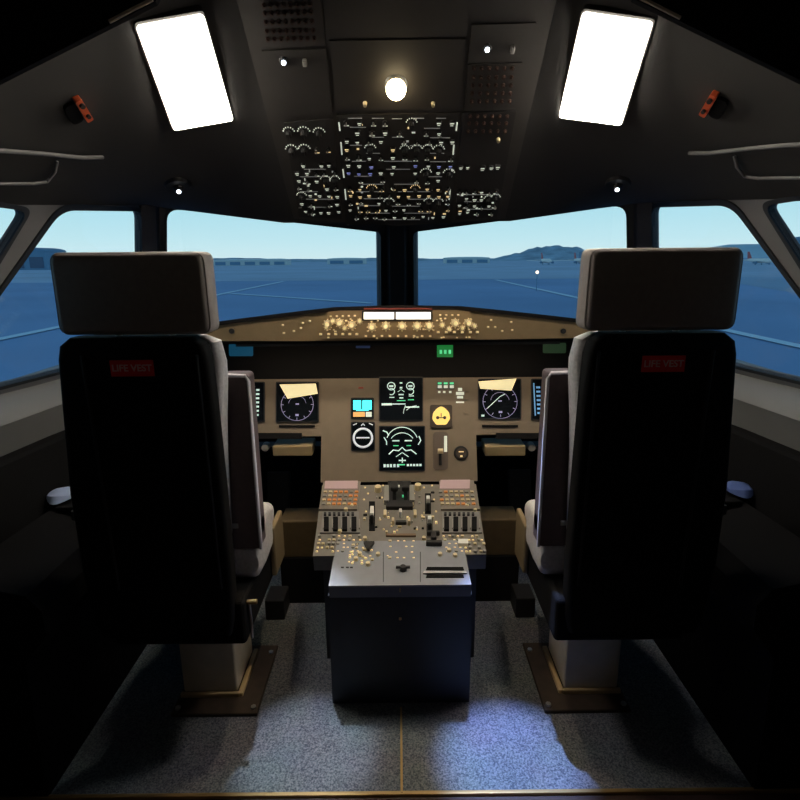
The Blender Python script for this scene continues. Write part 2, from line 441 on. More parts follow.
# extra front rows that close onto the windscreen header
fr = [Vector((p.x, 2.0 + .36 * (1 - abs(p.x) / .85), 1.46 - .03 * (1 - abs(p.x) / .85))) for p in rows[0]]
rows = [fr] + rows
up = [[p + Vector((0, 0, .04)) for p in r] for r in rows]
b.loft(rows, closed=False, caps=False); b.loft(up, closed=False, caps=False)
for R2 in (0, -1): b.loft([rows[R2], up[R2]], closed=False, caps=False)
tag(b.build('ceiling', lining, smooth=True), kind='structure')
# dark end frame of the shell behind the seats (the opening the photo is taken through)
yb = 1.0
op = [(-1.04, 0), (-1.04, 1.30), (-.86, 1.468), (-.374, 1.670), (-.30, 1.78), (.30, 1.78), (.374, 1.670), (.86, 1.468), (1.04, 1.30), (1.04, 0)]
ou = [(-1.3, 0), (-1.3, 1.30), (-1.3, 1.80), (-1.3, 2.3), (-.5, 2.3), (.5, 2.3), (1.3, 2.3), (1.3, 1.80), (1.3, 1.30), (1.3, 0)]
b = MB(); k = len(ou)
vs = [Vector((x, yy, z)) for yy in (yb, yb + .012) for q in (op, ou) for x, z in q]; fs = []
for i in range(k - 1):
    for o_ in (0, 2 * k): fs.append([o_ + i, o_ + i + 1, o_ + k + i + 1, o_ + k + i])
    fs.append([i, i + 1, 2 * k + i + 1, 2 * k + i])
b._f(vs, fs); tag(b.build('wall_frame_opening', matte), kind='structure')
# the unlit bay behind the cockpit
dk = mat('unlit_bay_wall', (.02, .02, .022), .9)
for nm, c_, d_ in (('wall_bay_left', (-1.32, -.2, 1.1), (.04, 2.45, 2.5)), ('wall_bay_right', (1.32, -.2, 1.1), (.04, 2.45, 2.5)), ('wall_rear', (0, -1.42, 1.1), (2.68, .04, 2.5)), ('ceiling_bay', (0, -.2, 2.33), (2.68, 2.48, .05))):
    b = MB(); b.box(c_, d_); tag(b.build(nm, dk), kind='structure')
t = thing('bay_fill_lamp', 'unseen round fill lamp added in the dark bay behind the cockpit', 'lamp', (0, -.3, 2.30))  # lamp added to lift the rear faces of seats and columns
b = MB(); b.cyl((0, -.3, 2.305), (0, -.3, 2.27), .13, .12, 32); b.build('housing', black, t, True)
b = MB(); b.cyl((0, -.3, 2.27), (0, -.3, 2.262), .11, .11, 32); b.build('diffuser', mat('bay_fill_diffuser', (1, 1, 1), .5, emit=BAY_FILL_POWER, ecol=(1, .90, .78)), t)
# pale edge trim of the opening
for s in (-1, 1):
    b = MB(); b.tube([(s * .376, .996, 1.672), (s * .41, .996, 1.658), (s * .447, .996, 1.642)], .003)
    tag(b.build('trim_edge', colm), kind='structure')
# floor
b = MB(); b.box((0, 1.873, -.02), (2.4, 1.534, .04)); tag(b.build('floor', carpetm), kind='structure')
b = MB(); b.box((0, 1.101, -.02), (2.3, .010, .048), bev=.002); tag(b.build('trim_threshold', brass), kind='structure')
b = MB(); b.box((0, -.15, -.075), (2.6, 2.49, .14)); tag(b.build('floor_step', mat('dark_brown_step', (.035, .016, .012), .6)), kind='structure')
b = MB(); b.box((.0, 1.235, .003), (.006, .27, .006)); tag(b.build('trim_floor_strip', brass), kind='structure')
# sill, lower side wall and nose bulkhead
for side, s in (('left', -1), ('right', 1)):
    sill = [(-1.20, .925), (-1.118, .925), (-1.09, .918), (-1.06, .898), (-1.040, .876), (-1.036, .868), (-1.06, .82), (-1.075, .775), (-1.20, .775)]
    low = [(-1.20, .774), (-1.045, .774), (-1.035, .765), (-1.03, .72), (-1.02, 0), (-1.20, 0)]
    for prof, nm, m_ in ((sill, 'trim_sill_' + side, mat('sill_plastic', (.23, .225, .22), .6, noise=.06, scale=5)), (low, 'wall_lower_' + side, matte)):
        b = MB(); rings = []
        for y, off in ((1.055, -.025), (1.3, 0), (1.6, .035), (1.9, .095), (2.08, .135), (2.3, .20), (2.62, .26)):
            rings.append([(-s * (x + (off if x > -1.19 else 0)), y, z) for x, z in prof])
        b.loft(rings); tag(b.build(nm, m_, smooth=True), kind='structure')
b = MB(); b.box((0, 2.62, .45), (2.3, .04, 1.0)); tag(b.build('wall_nose', matte), kind='structure')

# ================================================================== CEILING FITTINGS
def ceil_frame(px, py, mirror=False):
    """frame on the ceiling lining where the photograph shows px, py"""
    d = ray(px, py); lo, hi = .9, 2.5
    g = lambda t: (lambda q: q.z - ceil_pt(q.x, q.y))(CAM + d * t)
    for _ in range(50):
        m_ = (lo + hi) / 2
        if g(m_) > 0: hi = m_
        else: lo = m_
    q = CAM + d * lo; e_ = .01
    gx = (ceil_pt(q.x + e_, q.y) - ceil_pt(q.x - e_, q.y)) / (2 * e_); gy = (ceil_pt(q.x, q.y + e_) - ceil_pt(q.x, q.y - e_)) / (2 * e_)
    n = Vector((gx, gy, -1)).normalized()
    return q, n
SPEC = {}
def dome(corners, lab):
    q, n = ceil_frame(sum(c[0] for c in corners) / 4, sum(c[1] for c in corners) / 4)
    P = [hit(c[0], c[1], q + n * .013, n) for c in corners]
    t = thing('dome_light', lab, 'ceiling light', q, 'dome lights')
    c = sum(P, Vector()) / 4
    b = MB(); b.prism(rounded([c + (p - c) * 1.05 - n * .05 for p in P], .012), n * .049); b.build('frame', ovhd, t)
    b = MB(); b.prism(rounded([p - n * .02 for p in P], .010), n * .022); b.build('diffuser', domem, t)
    SPEC[lab] = P
dome([(136, 26), (203, 14), (233, 120), (174, 130)], 'glowing rectangular dome light left of the overhead panel')
dome([(583, 12), (653, 22), (621, 125), (559, 117)], 'glowing rectangular dome light right of the overhead panel')
for k, (px, py, lab) in enumerate(((178, 190, 'small black swivel map light with white lens above left windscreen post'), (618, 188, 'small black swivel map light with white lens above right windscreen post'))):
    q, n = ceil_frame(px, py - 5); x = n.orthogonal()
    t = thing('map_light', lab, 'lamp', q, 'map lights over the windscreen posts')
    b = MB(); b.cyl(q - n * .004, q + n * .010, .042, .036, 28); b.build('housing', black, t, True)
    b = MB(); b.sphere(q + n * .008, .017); b.build('swivel_ball', black, t, True)
    dd = (CAM - q).normalized(); ax = (dd + n * 1.0 + Vector((0, 0, -.9))).normalized()
    b = MB(); b.cyl(q + n * .008 + ax * .014, q + n * .008 + ax * .0195, .0065, .006, 14); b.build('lens', ledm, t)
for s, px, py, lab in ((-1, 80, 108, 'black oval recess with orange handle on the ceiling left'), (1, 712, 103, 'black oval recess with orange handle on the ceiling right')):
    q, n = ceil_frame(px, py)
    e1 = (hit(88, 124, q if s < 0 else mir(q), n if s < 0 else mir(n)) - hit(72, 93, q if s < 0 else mir(q), n if s < 0 else mir(n)))
    u = e1 if s < 0 else mir(e1); u = (u - n * u.dot(n)).normalized(); v = n.cross(u)
    if v.x * s < 0: v = -v
    fm = Matrix((u, v, n)).transposed().to_4x4(); fm.translation = q
    t = thing('escape_handle', lab, 'handle', q, 'escape handles in the ceiling lining')
    b = MB(); b.prism(rounded([(-.028, .005, -.004), (.028, .005, -.004), (.028, .034, -.004), (-.028, .034, -.004)], .013), (0, 0, .014), fm); b.build('recess_cup', matte, t)
    b = MB(); b.prism(rounded([(-.036, -.010, 0), (.030, -.014, 0), (.032, .002, 0), (-.036, .006, 0)], .004), (0, 0, .016), fm); b.build('lever', orangeh, t)
    b = MB(); b.cyl((-.022, -.004, .012), (-.022, -.004, .022), .006, m=fm); b.cyl((.012, -.006, .012), (.012, -.006, .022), .005, m=fm); b.build('pivot', black, t)
# moulded rails low on the side lining
for s in (-1, 1):
    f = (lambda v: v) if s < 0 else mir
    def cp(px, py, o=.012):
        q, n = ceil_frame(px, py); return f(q + n * o)
    t = thing('lining_rail', 'pale moulded rail on the %s side lining above the side windows' % ('left' if s < 0 else 'right'), 'rail', cp(50, 152), 'moulded rails on the side lining')
    b = MB(); b.tube([cp(-60, 146), cp(0, 147), cp(40, 150), cp(80, 154), cp(102, 156, .004)], .005, 8); b.build('upper_rail', wall_m, t, True)
    b = MB(); b.tube([cp(-60, 180), cp(0, 180), cp(30, 180), cp(44, 178), cp(52, 168), cp(56, 160, .004)], .004, 8); b.build('lower_rail', wall_m, t, True)

# ================================================================== OVERHEAD PANEL
ov = Frame((0, 1.70, zc(1.70) - .022), (1, 0, 0), (0, 1.0, -.80))
if ov.w.z > 0: ov.w = -ov.w
# u must stay to the right and v towards the windscreen on screen (downwards in the photo)
ov = Frame((0, 1.70, zc(1.70) - .022), (1, 0, 0), (0, -1.0, .80))
op_t = thing('overhead_panel', 'dark overhead control panel full of small switches between dome lights', 'control panel', (0, 1.7, 1.62))
def ovb(pxs, name, m, w0=-.004, w1=.004):
    P = [ov.uv(*p) for p in pxs]
    b = MB(); b.prism([ov.p(u, v, w0) for u, v in P], ov.w * (w1 - w0)); return b.build(name, m, op_t)
L0 = ov.uv(296, 221); L1 = ov.uv(226, -40)
ovb([(226, -40), (566, -40), (505, 219), (398, 226), (294, 219)], 'panel_frame', ovhm, -.02, 0)
mods = [((337, 114), (460, 112), (452, 222), (346, 224)), ((284, 122), (333, 118), (342, 218), (299, 216)), ((462, 112), (516, 110), (497, 216), (455, 219)),
        ((330, 40), (465, 38), (461, 108), (336, 110)), ((258, -30), (318, -32), (326, 44), (268, 46)), ((262, 50), (326, 48), (332, 112), (280, 116)),
        ((472, 24), (536, 22), (523, 60), (468, 62)), ((468, 64), (522, 62), (516, 108), (464, 110)), ((322, -30), (470, -32), (467, 35), (326, 37))]
for k, mq in enumerate(mods): ovb(mq, 'module_plate', ovhd if k in (0, 1, 2) else ovhm)
# small shared meshes (u right, v up the panel, w out)
def me_button(leg):
    b = MB(); b.box((0, 0, .003), (.012, .012, .006), bev=.001, seg=1); b.mat(1).box((0, .0022, .0062), (.0085, .0026, .0008)); b.box((0, -.0024, .0062), (.006, .0014, .0008))
    return b.mesh('push_button', [black, leg])
def me_toggle(leg):
    b = MB(); b.cyl((0, 0, 0), (0, 0, .004), .0055, seg=12); b.mat(1).cyl((0, 0, .004), (0, .004, .016), .0018, .0026, 8); b.mat(2).box((0, -.0095, .0006), (.011, .002, .0012))
    return b.mesh('toggle_switch', [black, steel, leg])
def me_knob(leg, r=.008):
    b = MB(); b.cyl((0, 0, 0), (0, 0, .003), r * 1.2, r * 1.15, 16); b.cyl((0, 0, .003), (0, 0, .014), r * .85, r * .72, 16); b.box((0, 0, .015), (r * .35, r * 1.6, .005))
    b.mat(1)
    for a in range(-3, 4):
        t = a * .45; b.box((math.sin(t) * r * 1.55, math.cos(t) * r * 1.55, .0008), (.0022, .0022, .0016))
    return b.mesh('rotary_knob', [black, leg])
def me_breaker():
    b = MB(); b.cyl((0, 0, 0), (0, 0, .003), .0055, seg=8); b.cyl((0, 0, .003), (0, 0, .009), .0032, seg=8); return b.mesh('circuit_breaker', [mat('breaker_brown', (.05, .022, .014), .6)])
BT, BTW, BTB = me_button(legend), me_button(legendw), me_button(legendb)
TG, TGW = me_toggle(legend), me_toggle(legendw)
KN, KNW = me_knob(legend), me_knob(legendw)
BRK = me_breaker()
flip = Matrix.Rotation(math.pi, 4, 'Z')
rnd = random.Random(3); cnt = {'push_button': 0, 'toggle_switch': 0, 'rotary_knob': 0}
def ctl(px, py, me, parent=op_t, fr=ov, w=.004, rot=None, sc=1):
    name = me.name.split('.')[0]
    inst(name, me, parent, fr.at(px, py, w) @ (rot or Matrix.Identity(4)) @ Matrix.Diagonal((sc, sc, sc, 1)))
def row(y, x0, x1, n, kinds, jit=1.0, skip=.08):
    for i in range(n):
        if rnd.random() < skip: continue
        x = x0 + (x1 - x0) * i / max(1, n - 1)
        ctl(x + rnd.uniform(-jit, jit), y + rnd.uniform(-.8, .8), rnd.choice(kinds), sc=rnd.uniform(1.1, 1.4))
row(121, 346, 452, 9, [KN, BT, TG]); row(131, 345, 452, 9, [BT, BT, TG], skip=.35)
row(140, 346, 452, 10, [BT, TG, BT]); row(148, 347, 451, 10, [BT, BTW, KN], skip=.2)
row(156, 347, 450, 10, [BT, TG]); row(164, 348, 450, 10, [BTB, BT], skip=.15)
row(171.5, 348, 449, 10, [BTB, BT, KN], skip=.2); row(179, 349, 449, 10, [BT, TG], skip=.3)
row(187, 350, 448, 10, [BTW, KNW, TGW]); row(194, 350, 448, 11, [BTW, TG, BTW])
row(201, 351, 447, 11, [BT, TG, KN]); row(208, 351, 447, 12, [TG, BT, TGW]); row(215, 356, 443, 10, [TG, BT])
row(131, 290, 320, 3, [KN]); row(148, 292, 328, 4, [KN, TGW]); row(164, 303, 330, 4, [BT]); row(172, 298, 334, 5, [BT, TG])
row(179, 299, 335, 5, [BT, TG, KN]); row(186, 300, 336, 5, [BT, TG]); row(194, 302, 337, 5, [BT, BT, KN]); row(202, 303, 338, 5, [BT, TG]); row(210, 305, 338, 5, [BT, TG])
row(190, 459, 496, 6, [BT, TG], skip=0); row(197, 459, 496, 6, [KN, BT]); row(204, 459, 495, 6, [BT, TG], skip=0); row(211, 460, 492, 5, [BT, TG])
row(166, 460, 498, 6, [BT], skip=.1)
for j, y in enumerate((4, 12, 21, 30, 38)):
    for i in range(8): ctl(264 + j + i * 6.6, y - i * .15, BRK)
for j, y in enumerate((67, 76, 84, 92, 100)):
    for i in range(6): ctl(474 + i * 7.6 - j * .6, y, BRK)
for j, y in enumerate((115, 122, 130)):
    for i in range(6): ctl(470 + i * 7.4 - j, y, BRK)
for y, x0, x1 in ((117, 348, 362), (117, 372, 384), (117.5, 392, 402), (117, 412, 424), (117, 436, 446), (126, 350, 366), (127, 424, 440), (136, 372, 384), (136, 392, 404), (136.5, 430, 450), (144, 350, 362), (144.5, 410, 422),
                  (152, 366, 380), (152, 426, 444), (160, 352, 366), (160, 384, 412), (160.5, 430, 446), (168, 386, 410), (175, 354, 372), (175.5, 424, 442), (183, 362, 384), (183, 394, 418), (190.5, 356, 380), (190.5, 398, 430), (197.5, 364, 392), (198, 408, 440), (204.5, 360, 380), (205, 392, 420), (212, 370, 390), (212, 404, 428), (218.5, 378, 420),
                  (168, 304, 326), (175.5, 300, 330), (190.5, 302, 318), (198, 306, 334), (206, 308, 326), (193.5, 462, 490), (200.5, 464, 482), (208, 468, 492)):
    b = MB(); p, q = ov.uv(x0, y), ov.uv(x1, y); b.tube([ov.p(*p, .005), ov.p(*q, .005)], .0009, 4); b.build('legend_line', mat('dim_legend', (.4, .4, .38), .5, emit=.16, ecol=(.8, .8, .75)), op_t)
for k in range(60):
    x0, x1, y0, y1 = rnd.choice([(346, 450, 118, 218), (346, 450, 118, 218), (348, 448, 184, 218), (300, 334, 168, 214), (460, 494, 188, 213)])
    M_ = ov.at(rnd.uniform(x0, x1), rnd.uniform(y0, y1), .004); b = MB(); a_ = rnd.choice([(.004, .004), (.010, .0022), (.0025, .009), (.007, .003)])
    b.box((0, 0, .002), (a_[0], a_[1], .004), m=M_); b.build('annunciator', rnd.choice([legend, legend, legendw, knobg, mat('dim_legend2', (.4, .4, .38), .5, emit=.25, ecol=(.8, .85, .8))]), op_t)
# vertical light bars beside the middle modules
for x0, x1, y0, y1 in ((339, 340, 121, 129), (341, 342, 141, 153), (343, 344, 168, 176), (345, 346, 188, 198), (457, 456, 121, 129), (454, 453, 141, 153), (452, 451, 168, 176), (450, 449, 188, 198)):
    b = MB(); p, q = ov.uv(x0, y0), ov.uv(x1, y1); b.tube([ov.p(*p, .006), ov.p(*q, .006)], .0022, 6); b.build('light_bar', legend, op_t)
# lit points
def stud(px, py, name, m, r=.006, h=.008):
    b = MB(); M_ = ov.at(px, py, .004); b.cyl((0, 0, 0), (0, 0, h), r, r * .8, 12, m=M_); return b.build(name, m, op_t)
for px, py in ((284, 60), (487, 47)):
    stud(px, py, 'spotlight_bezel', black, .0125, .005); stud(px, py, 'spotlight_lens', ledm, .0065, .009)
for px, py in ((305, 60), (512, 47)): b = MB(); b.box((0, 0, .006), (.010, .016, .012), m=ov.at(px, py, .004), bev=.002); b.build('guarded_switch', knobg, op_t)
for px, py in ((365, 102), (433, 102), (498, 138)): b = MB(); b.cyl((0, 0, 0), (0, 0, .012), .006, .0045, 12, m=ov.at(px, py, .004)); b.build('ivory_knob', knobw, op_t)
b = MB(); b.cyl((0, 0, 0), (0, 0, .010), .030, .024, 24, m=ov.at(396, 84, .004)); b.build('flood_lamp_bezel', knobg, op_t, True)
b = MB(); b.sphere((0, 0, .016), .026, m=ov.at(396, 84, .004)); b.build('flood_lamp_bulb', floodm, op_t, True)
fl = ov.at(396, 84, .05).translation
add_light('overhead_flood', 'SPOT', fl, FLOOD_POWER, (1, .80, .52), (0, 1.62, .4), spot_size=math.radians(75), spot_blend=.6, shadow_soft_size=.02)
for (px, py), tgt, c, pw in (((284, 60), atZ(305, 752, 0), (.75, .86, 1), 1.1), ((487, 47), atZ(512, 762, 0), (.34, .50, 1), 3.6)):
    add_light('reading_spot', 'SPOT', ov.at(px, py, .03).translation, SPOT_POWER * pw, c, tgt, spot_size=math.radians(15), spot_blend=.8, shadow_soft_size=.01)

# ================================================================== MAIN INSTRUMENT PANEL
ip = Frame((0, 1.85, .514), (1, 0, 0), (0, .15, .336))
ipt = thing('instrument_panel', 'brown-grey main instrument panel with displays below the glareshield', 'control panel', (0, 1.9, .5))
def uvb(fr, parent, pxs, name, m, w0, w1, rad=0):
    P = [fr.uv(*p) for p in pxs]; P3 = [fr.p(u, v, w0) for u, v in P]
    if rad: P3 = rounded(P3, rad, 4)
    b = MB(); b.prism(P3, fr.w * (w1 - w0)); return b.build(name, m, parent)
def rect(x0, y0, x1, y1): return [(x0, y0), (x1, y0), (x1, y1), (x0, y1)]
u0 = ip.uv(321, 480)[0]; u1 = ip.uv(478, 480)[0]; hw = (u1 - u0) / 2
v0 = 0.0; vt = ip.uv(400, 378)[1]; vm = ip.uv(290, 436)[1]
b = MB(); b.prism([ip.p(-hw, v0, -.03), ip.p(hw, v0, -.03), ip.p(hw, vt, -.03), ip.p(-hw, vt, -.03)], ip.w * .03); b.build('centre_panel', panelb, ipt)
for s in (-1, 1):
    b = MB(); b.prism([ip.p(s * hw, vm, -.03), ip.p(s * .80, vm, -.03), ip.p(s * .80, vt, -.03), ip.p(s * hw, vt, -.03)], ip.w * .028); b.build('side_panel', panelb, ipt)
b = MB(); b.prism([ip.p(-.82, vt, -.05), ip.p(.82, vt, -.05), ip.p(.82, vt + .135, -.05), ip.p(-.82, vt + .135, -.05)], ip.w * .048); b.build('upper_shade', matte, ipt)
class Draw:
    """luminous symbols on a display"""
    def __init__(s, fr, x0, y0, x1, y1, w): s.fr = fr; s.a = fr.uv(x0, y1); s.b = fr.uv(x1, y0); s.w = w; s.B = MB()
    def pt(s, x, y): return s.a[0] + (s.b[0] - s.a[0]) * x, s.a[1] + (s.b[1] - s.a[1]) * y
    def line(s, pts, r=.0011, closed=False):
        s.B.tube([s.fr.p(*s.pt(*p), s.w) for p in pts], r, 5, closed=closed); return s
    def arc(s, cx, cy, r, a0, a1, th=.0011, n=16, k=1):
        asp = (s.b[0] - s.a[0]) / (s.b[1] - s.a[1])
        return s.line([(cx + r * math.cos(math.radians(a0 + (a1 - a0) * i / n)), cy + r * asp * math.sin(math.radians(a0 + (a1 - a0) * i / n)) * k) for i in range(n + 1)], th)
    def bar(s, x0, y0, x1, y1):
        p = [s.pt(x0, y0), s.pt(x1, y0), s.pt(x1, y1), s.pt(x0, y1)]
        s.B.prism([s.fr.p(*q, s.w) for q in p], s.fr.w * .0012); return s
    def done(s, m, parent, name='symbology'): return s.B.build(name, m, parent)
def display(x0, y0, x1, y1, name='display', rad=.004, parent=None):
    fr_ = uvb(ip, ipt, rect(x0 - 1.2, y0 - 1.2, x1 + 1.2, y1 + 1.2), name, black, 0, .004, rad + .002)
    sc = uvb(ip, fr_, rect(x0, y0, x1, y1), 'screen', screen, .004, .0055, rad)
    return fr_, (lambda: Draw(ip, x0, y0, x1, y1, .0062))
# upper engine display
d_, D = display(380, 378, 422, 420)
q = D()
for cx in (.27, .72): q.arc(cx, .80, .09, 0, 360, .0017); q.arc(cx, .67, .075, -120, 120, .0017); q.bar(cx - .05, .78, cx + .05, .82)
q.bar(.47, .86, .53, .89).bar(.47, .74, .53, .78).line([(.42, .66), (.50, .72), (.58, .66)]).bar(.44, .58, .56, .61).bar(.22, .52, .34, .54).bar(.68, .55, .80, .57).bar(.46, .50, .55, .53)
q.bar(.04, .34, .28, .39).bar(.28, .36, .60, .38).bar(.60, .28, .92, .31).line([(.60, .34), (.56, .22), (.55, .14)]).line([(.62, .22), (.72, .30), (.86, .33)])
q.done(symw, d_)
D().bar(.40, .44, .60, .46).bar(.66, .46, .8, .48).done(symg, d_)
# lower system display
d_, D = display(380, 427, 424, 470)
q = D(); q.arc(.5, .62, .36, 20, 160, .0016).arc(.5, .55, .3, 35, 145, .0014)
q.line([(.07, .92), (.16, .88), (.20, .80)], .0022).line([(.09, .76), (.15, .66), (.15, .58)], .0022).line([(.88, .78), (.92, .68), (.86, .58)], .0022)
q.bar(.28, .66, .44, .69).bar(.56, .66, .72, .69).line([(.2, .36), (.3, .46), (.42, .44), (.5, .52), (.58, .44), (.70, .46), (.82, .36)], .0022)
q.line([(.36, .3), (.5, .40), (.64, .3)], .0016).line([(.5, .28), (.5, .16)], .002).bar(.42, .20, .58, .23)
for x in (.08, .15, .22, .30, .38): q.bar(x, .06, x + .05, .13)
for x in (.60, .67, .74, .81, .88): q.bar(x, .08, x + .05, .13)
q.done(symw, d_); D().bar(.40, .10, .56, .13).bar(.3, .55, .42, .57).bar(.6, .55, .7, .57).done(symg, d_)
# the two standby instruments
d_, D = display(352, 399, 373, 418, 'standby_display')
D().bar(.06, .42, .44, .92).bar(.50, .42, .94, .92).bar(.2, .36, .8, .44).done(symc, d_); D().bar(.06, .05, .62, .30).done(symo, d_); D().bar(.66, .04, .94, .30).done(legend, d_, 'caption')
d_, D = display(352, 423, 374, 450, 'standby_compass', .006)
q = D(); q.arc(.5, .44, .42, 0, 360, .0042, 28); q.bar(.2, .42, .8, .47).line([(.05, .92), (.22, .98)], .0018).line([(.78, .98), (.95, .92)], .0018).line([(.42, .9), (.5, .97), (.58, .9)], .002)
q.done(mat('compass_ring', (.7, .72, .78), .5, emit=.35, ecol=(.8, .85, .95)), d_, 'compass_ring')
b = MB(); b.box((0, 0, .002), (.018, .006, .004), m=ip.at(361, 388)); b.build('warning_caption', mat('dim_red_caption', (.3, .05, .03), .5), ipt)
# navigation displays and the slivers of the primary flight displays
for px, py, lab in ((277, 383, 'l'), (479, 380, 'r')):
    d_, D = display(px, py, px + 41, py + 38)
    q = D(); q.arc(.5, .42, .40, 0, 360, .0008, 30); q.arc(.5, .42, .22, 10, 170, .0006)
    for k in range(12):
        t_ = math.radians(k * 30); q.line([(.5 + .40 * math.cos(t_), .42 + .40 * math.sin(t_)), (.5 + .34 * math.cos(t_), .42 + .34 * math.sin(t_))], .001)
    q.bar(.46, .12, .54, .17).bar(.46, .42, .54, .45).done(symp, d_)
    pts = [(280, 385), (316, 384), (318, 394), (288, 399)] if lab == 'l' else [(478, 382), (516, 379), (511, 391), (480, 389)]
    o = uvb(ip, d_, pts, 'glowing_card', mat('cream_card_glow', (.9, .8, .5), .6, emit=.55, ecol=(1, .86, .46)), .0062, .009); o['label'] = 'cream slanted card with added glow'  # slanted card; its brightness is put in as emission
    if lab == 'r': D().line([(.2, .25), (.5, .55), (.62, .62)], .0013).bar(.05, .03, .12, .08).done(symw, d_, 'course_line')
for px, m_ in ((246, symw), (531, mat('display_blue', (.1, .3, .6), .5, emit=.35, ecol=(.25, .5, .8)))):
    x0, x1 = (228, 264) if px < 400 else (532, 570)
    d_, D = display(x0, 383 if px < 400 else 380, x1, 421 if px < 400 else 419)
    q = D()
    e0 = .72 if px < 400 else .06
    q.bar(e0, .08, e0 + .03, .92)
    for k in range(7): q.bar(e0 + .07, .12 + k * .11, e0 + .17, .17 + k * .11)
    q.done(m_, d_)
# slots under the displays
for x0 in (279, 482): uvb(ip, ipt, rect(x0, 425, x0 + 36, 427.5), 'air_slot', matte, 0, .002)
for x0, x1 in ((258, 302), (496, 545)): uvb(ip, ipt, rect(x0, 433, x1, 439), 'table_slot', matte, 0, .003)
# landing gear group
b = MB(); 
for k in range(3):
    bx_ = uvb(ip, ipt, rect(437 + k * 6, 382, 442 + k * 6, 389), 'gear_light', black, 0, .005, .001)
    uvb(ip, bx_, rect(437.6 + k * 6, 385.5, 441.6 + k * 6, 388.5), 'caption', legend, .005, .0062)
    uvb(ip, bx_, rect(437.6 + k * 6, 382.6, 441.6 + k * 6, 384.6), 'green_caption', symg, .005, .0062)
for k, (x, y) in enumerate(((438, 391), (443, 391), (449, 391))): uvb(ip, ipt, rect(x, y, x + 2.5, y + 2), 'legend_mark', legend, 0, .001)
for x, y, w_, h_ in ((458, 388, 4, 3), (456, 392, 8, 3), (457, 396, 6, 2.5), (456, 401.5, 8, 1.5)): uvb(ip, ipt, rect(x, y, x + w_, y + h_), 'legend_mark', legend, 0, .0015)
for y in (388, 396, 410): uvb(ip, ipt, rect(464, y, 468, y + 4), 'push_button', panelb, 0, .005, .001)
g_ = uvb(ip, ipt, rect(430, 405, 452, 428), 'gauge_housing', platem, 0, .006, .008)
g2 = uvb(ip, g_, [(433, 413), (437, 408.5), (441, 406.5), (445, 408.5), (449, 413), (450, 419), (446, 425), (436, 425), (432, 419)], 'gauge_face', gaugey, .006, .008, .006)
b = MB(); b.cyl((0, 0, 0), (0, 0, .001), .006, m=ip.at(437.5, 418, .008)); b.cyl((0, 0, 0), (0, 0, .001), .006, m=ip.at(444.5, 418, .008)); b.box((0, 0, .0005), (.026, .003, .001), m=ip.at(441, 418, .008)); b.box((0, .010, .0005), (.003, .014, .001), m=ip.at(441, 418, .008)); b.build('gauge_needles', platem, g_)
uvb(ip, ipt, rect(433, 432, 448, 470), 'gear_lever_slot', mat('slot_brown', (.13, .10, .08), .5), 0, .004, .014)
b = MB(); gm = ip.at(440, 455, .004); b.box((0, -.012, .006), (.010, .05, .010), m=gm, bev=.002); b.build('gear_lever', black, ipt)
b = MB(); b.cyl((-.009, .012, .022), (.009, .012, .022), .009, m=gm); b.build('gear_lever_wheel', knobw, ipt)
uvb(ip, ipt, rect(444, 436, 447, 452), 'legend_mark', legend, .004, .005)
b = MB(); cm = ip.at(461, 453, 0); b.cyl((0, 0, 0), (0, 0, .006), .026, .024, 24, m=cm); o = b.build('clock', black, ipt, True)
b = MB(); b.cyl((0, 0, .006), (0, 0, .007), .018, .018, 24, m=cm); b.build('clock_face', platem, o)
b = MB(); b.box((0, .004, .0075), (.018, .004, .001), m=cm); b.box((0, -.012, .009), (.008, .006, .006), m=cm); b.build('clock_hand', legendw, o)
# green captions and painted blue glow on the black shade under the glareshield
uvb(ip, ipt, rect(437, 343, 453, 357), 'green_caption', greenl, -.002, .002, .002)
for k in range(3): uvb(ip, ipt, rect(439.5 + k * 4.5, 350, 442 + k * 4.5, 354), 'caption_mark', symg, .002, .003)
uvb(ip, ipt, rect(229, 344, 253, 356), 'blue_glow_patch', bluel, -.002, .002, .006)  # blue reflection painted as a faintly emissive patch
uvb(ip, ipt, rect(356, 344, 370, 348), 'blue_glow_patch', mat('dim_blue_glow', (.02, .04, .10), .5, emit=.12, ecol=(.05, .1, .3)), -.002, .002, .002)
uvb(ip, ipt, rect(543, 343, 566, 353), 'dim_green_caption', mat('dim_green_caption', (.015, .03, .015), .5, emit=.10, ecol=(.12, .25, .12)), -.002, .002, .006)
# fold-out tables in the knee bays
for s, x0, x1, kx in ((-1, 274, 313, 265), (1, 484, 524, 532)):
    P = [atY(x0, 444, 1.93), atY(x1, 444, 1.93)]
    t = thing('stowed_table', 'brown stowed slide-out table in the %s knee bay' % ('left' if s < 0 else 'right'), 'table', ((P[0].x + P[1].x) / 2, 1.93, P[0].z - .05), 'stowed slide-out tables')
    b = MB(); b.box(((P[0].x + P[1].x) / 2, 1.95, P[0].z - .018), (abs(P[1].x - P[0].x), .10, .038), bev=.004); b.build('table_leaf', mat('tan_table', (.30, .23, .12), .5), t)
    k_ = atY(kx, 448, 1.92); b = MB(); b.cyl(k_, k_ + Vector((0, .03, 0)), .013, .015, 18); b.build('lock_knob', knobg, t, True)
    b = MB(); b.box(((P[0].x + P[1].x) / 2, 2.0, P[0].z - .030), (.34, .06, .012)); b.build('table_rail', black, t)

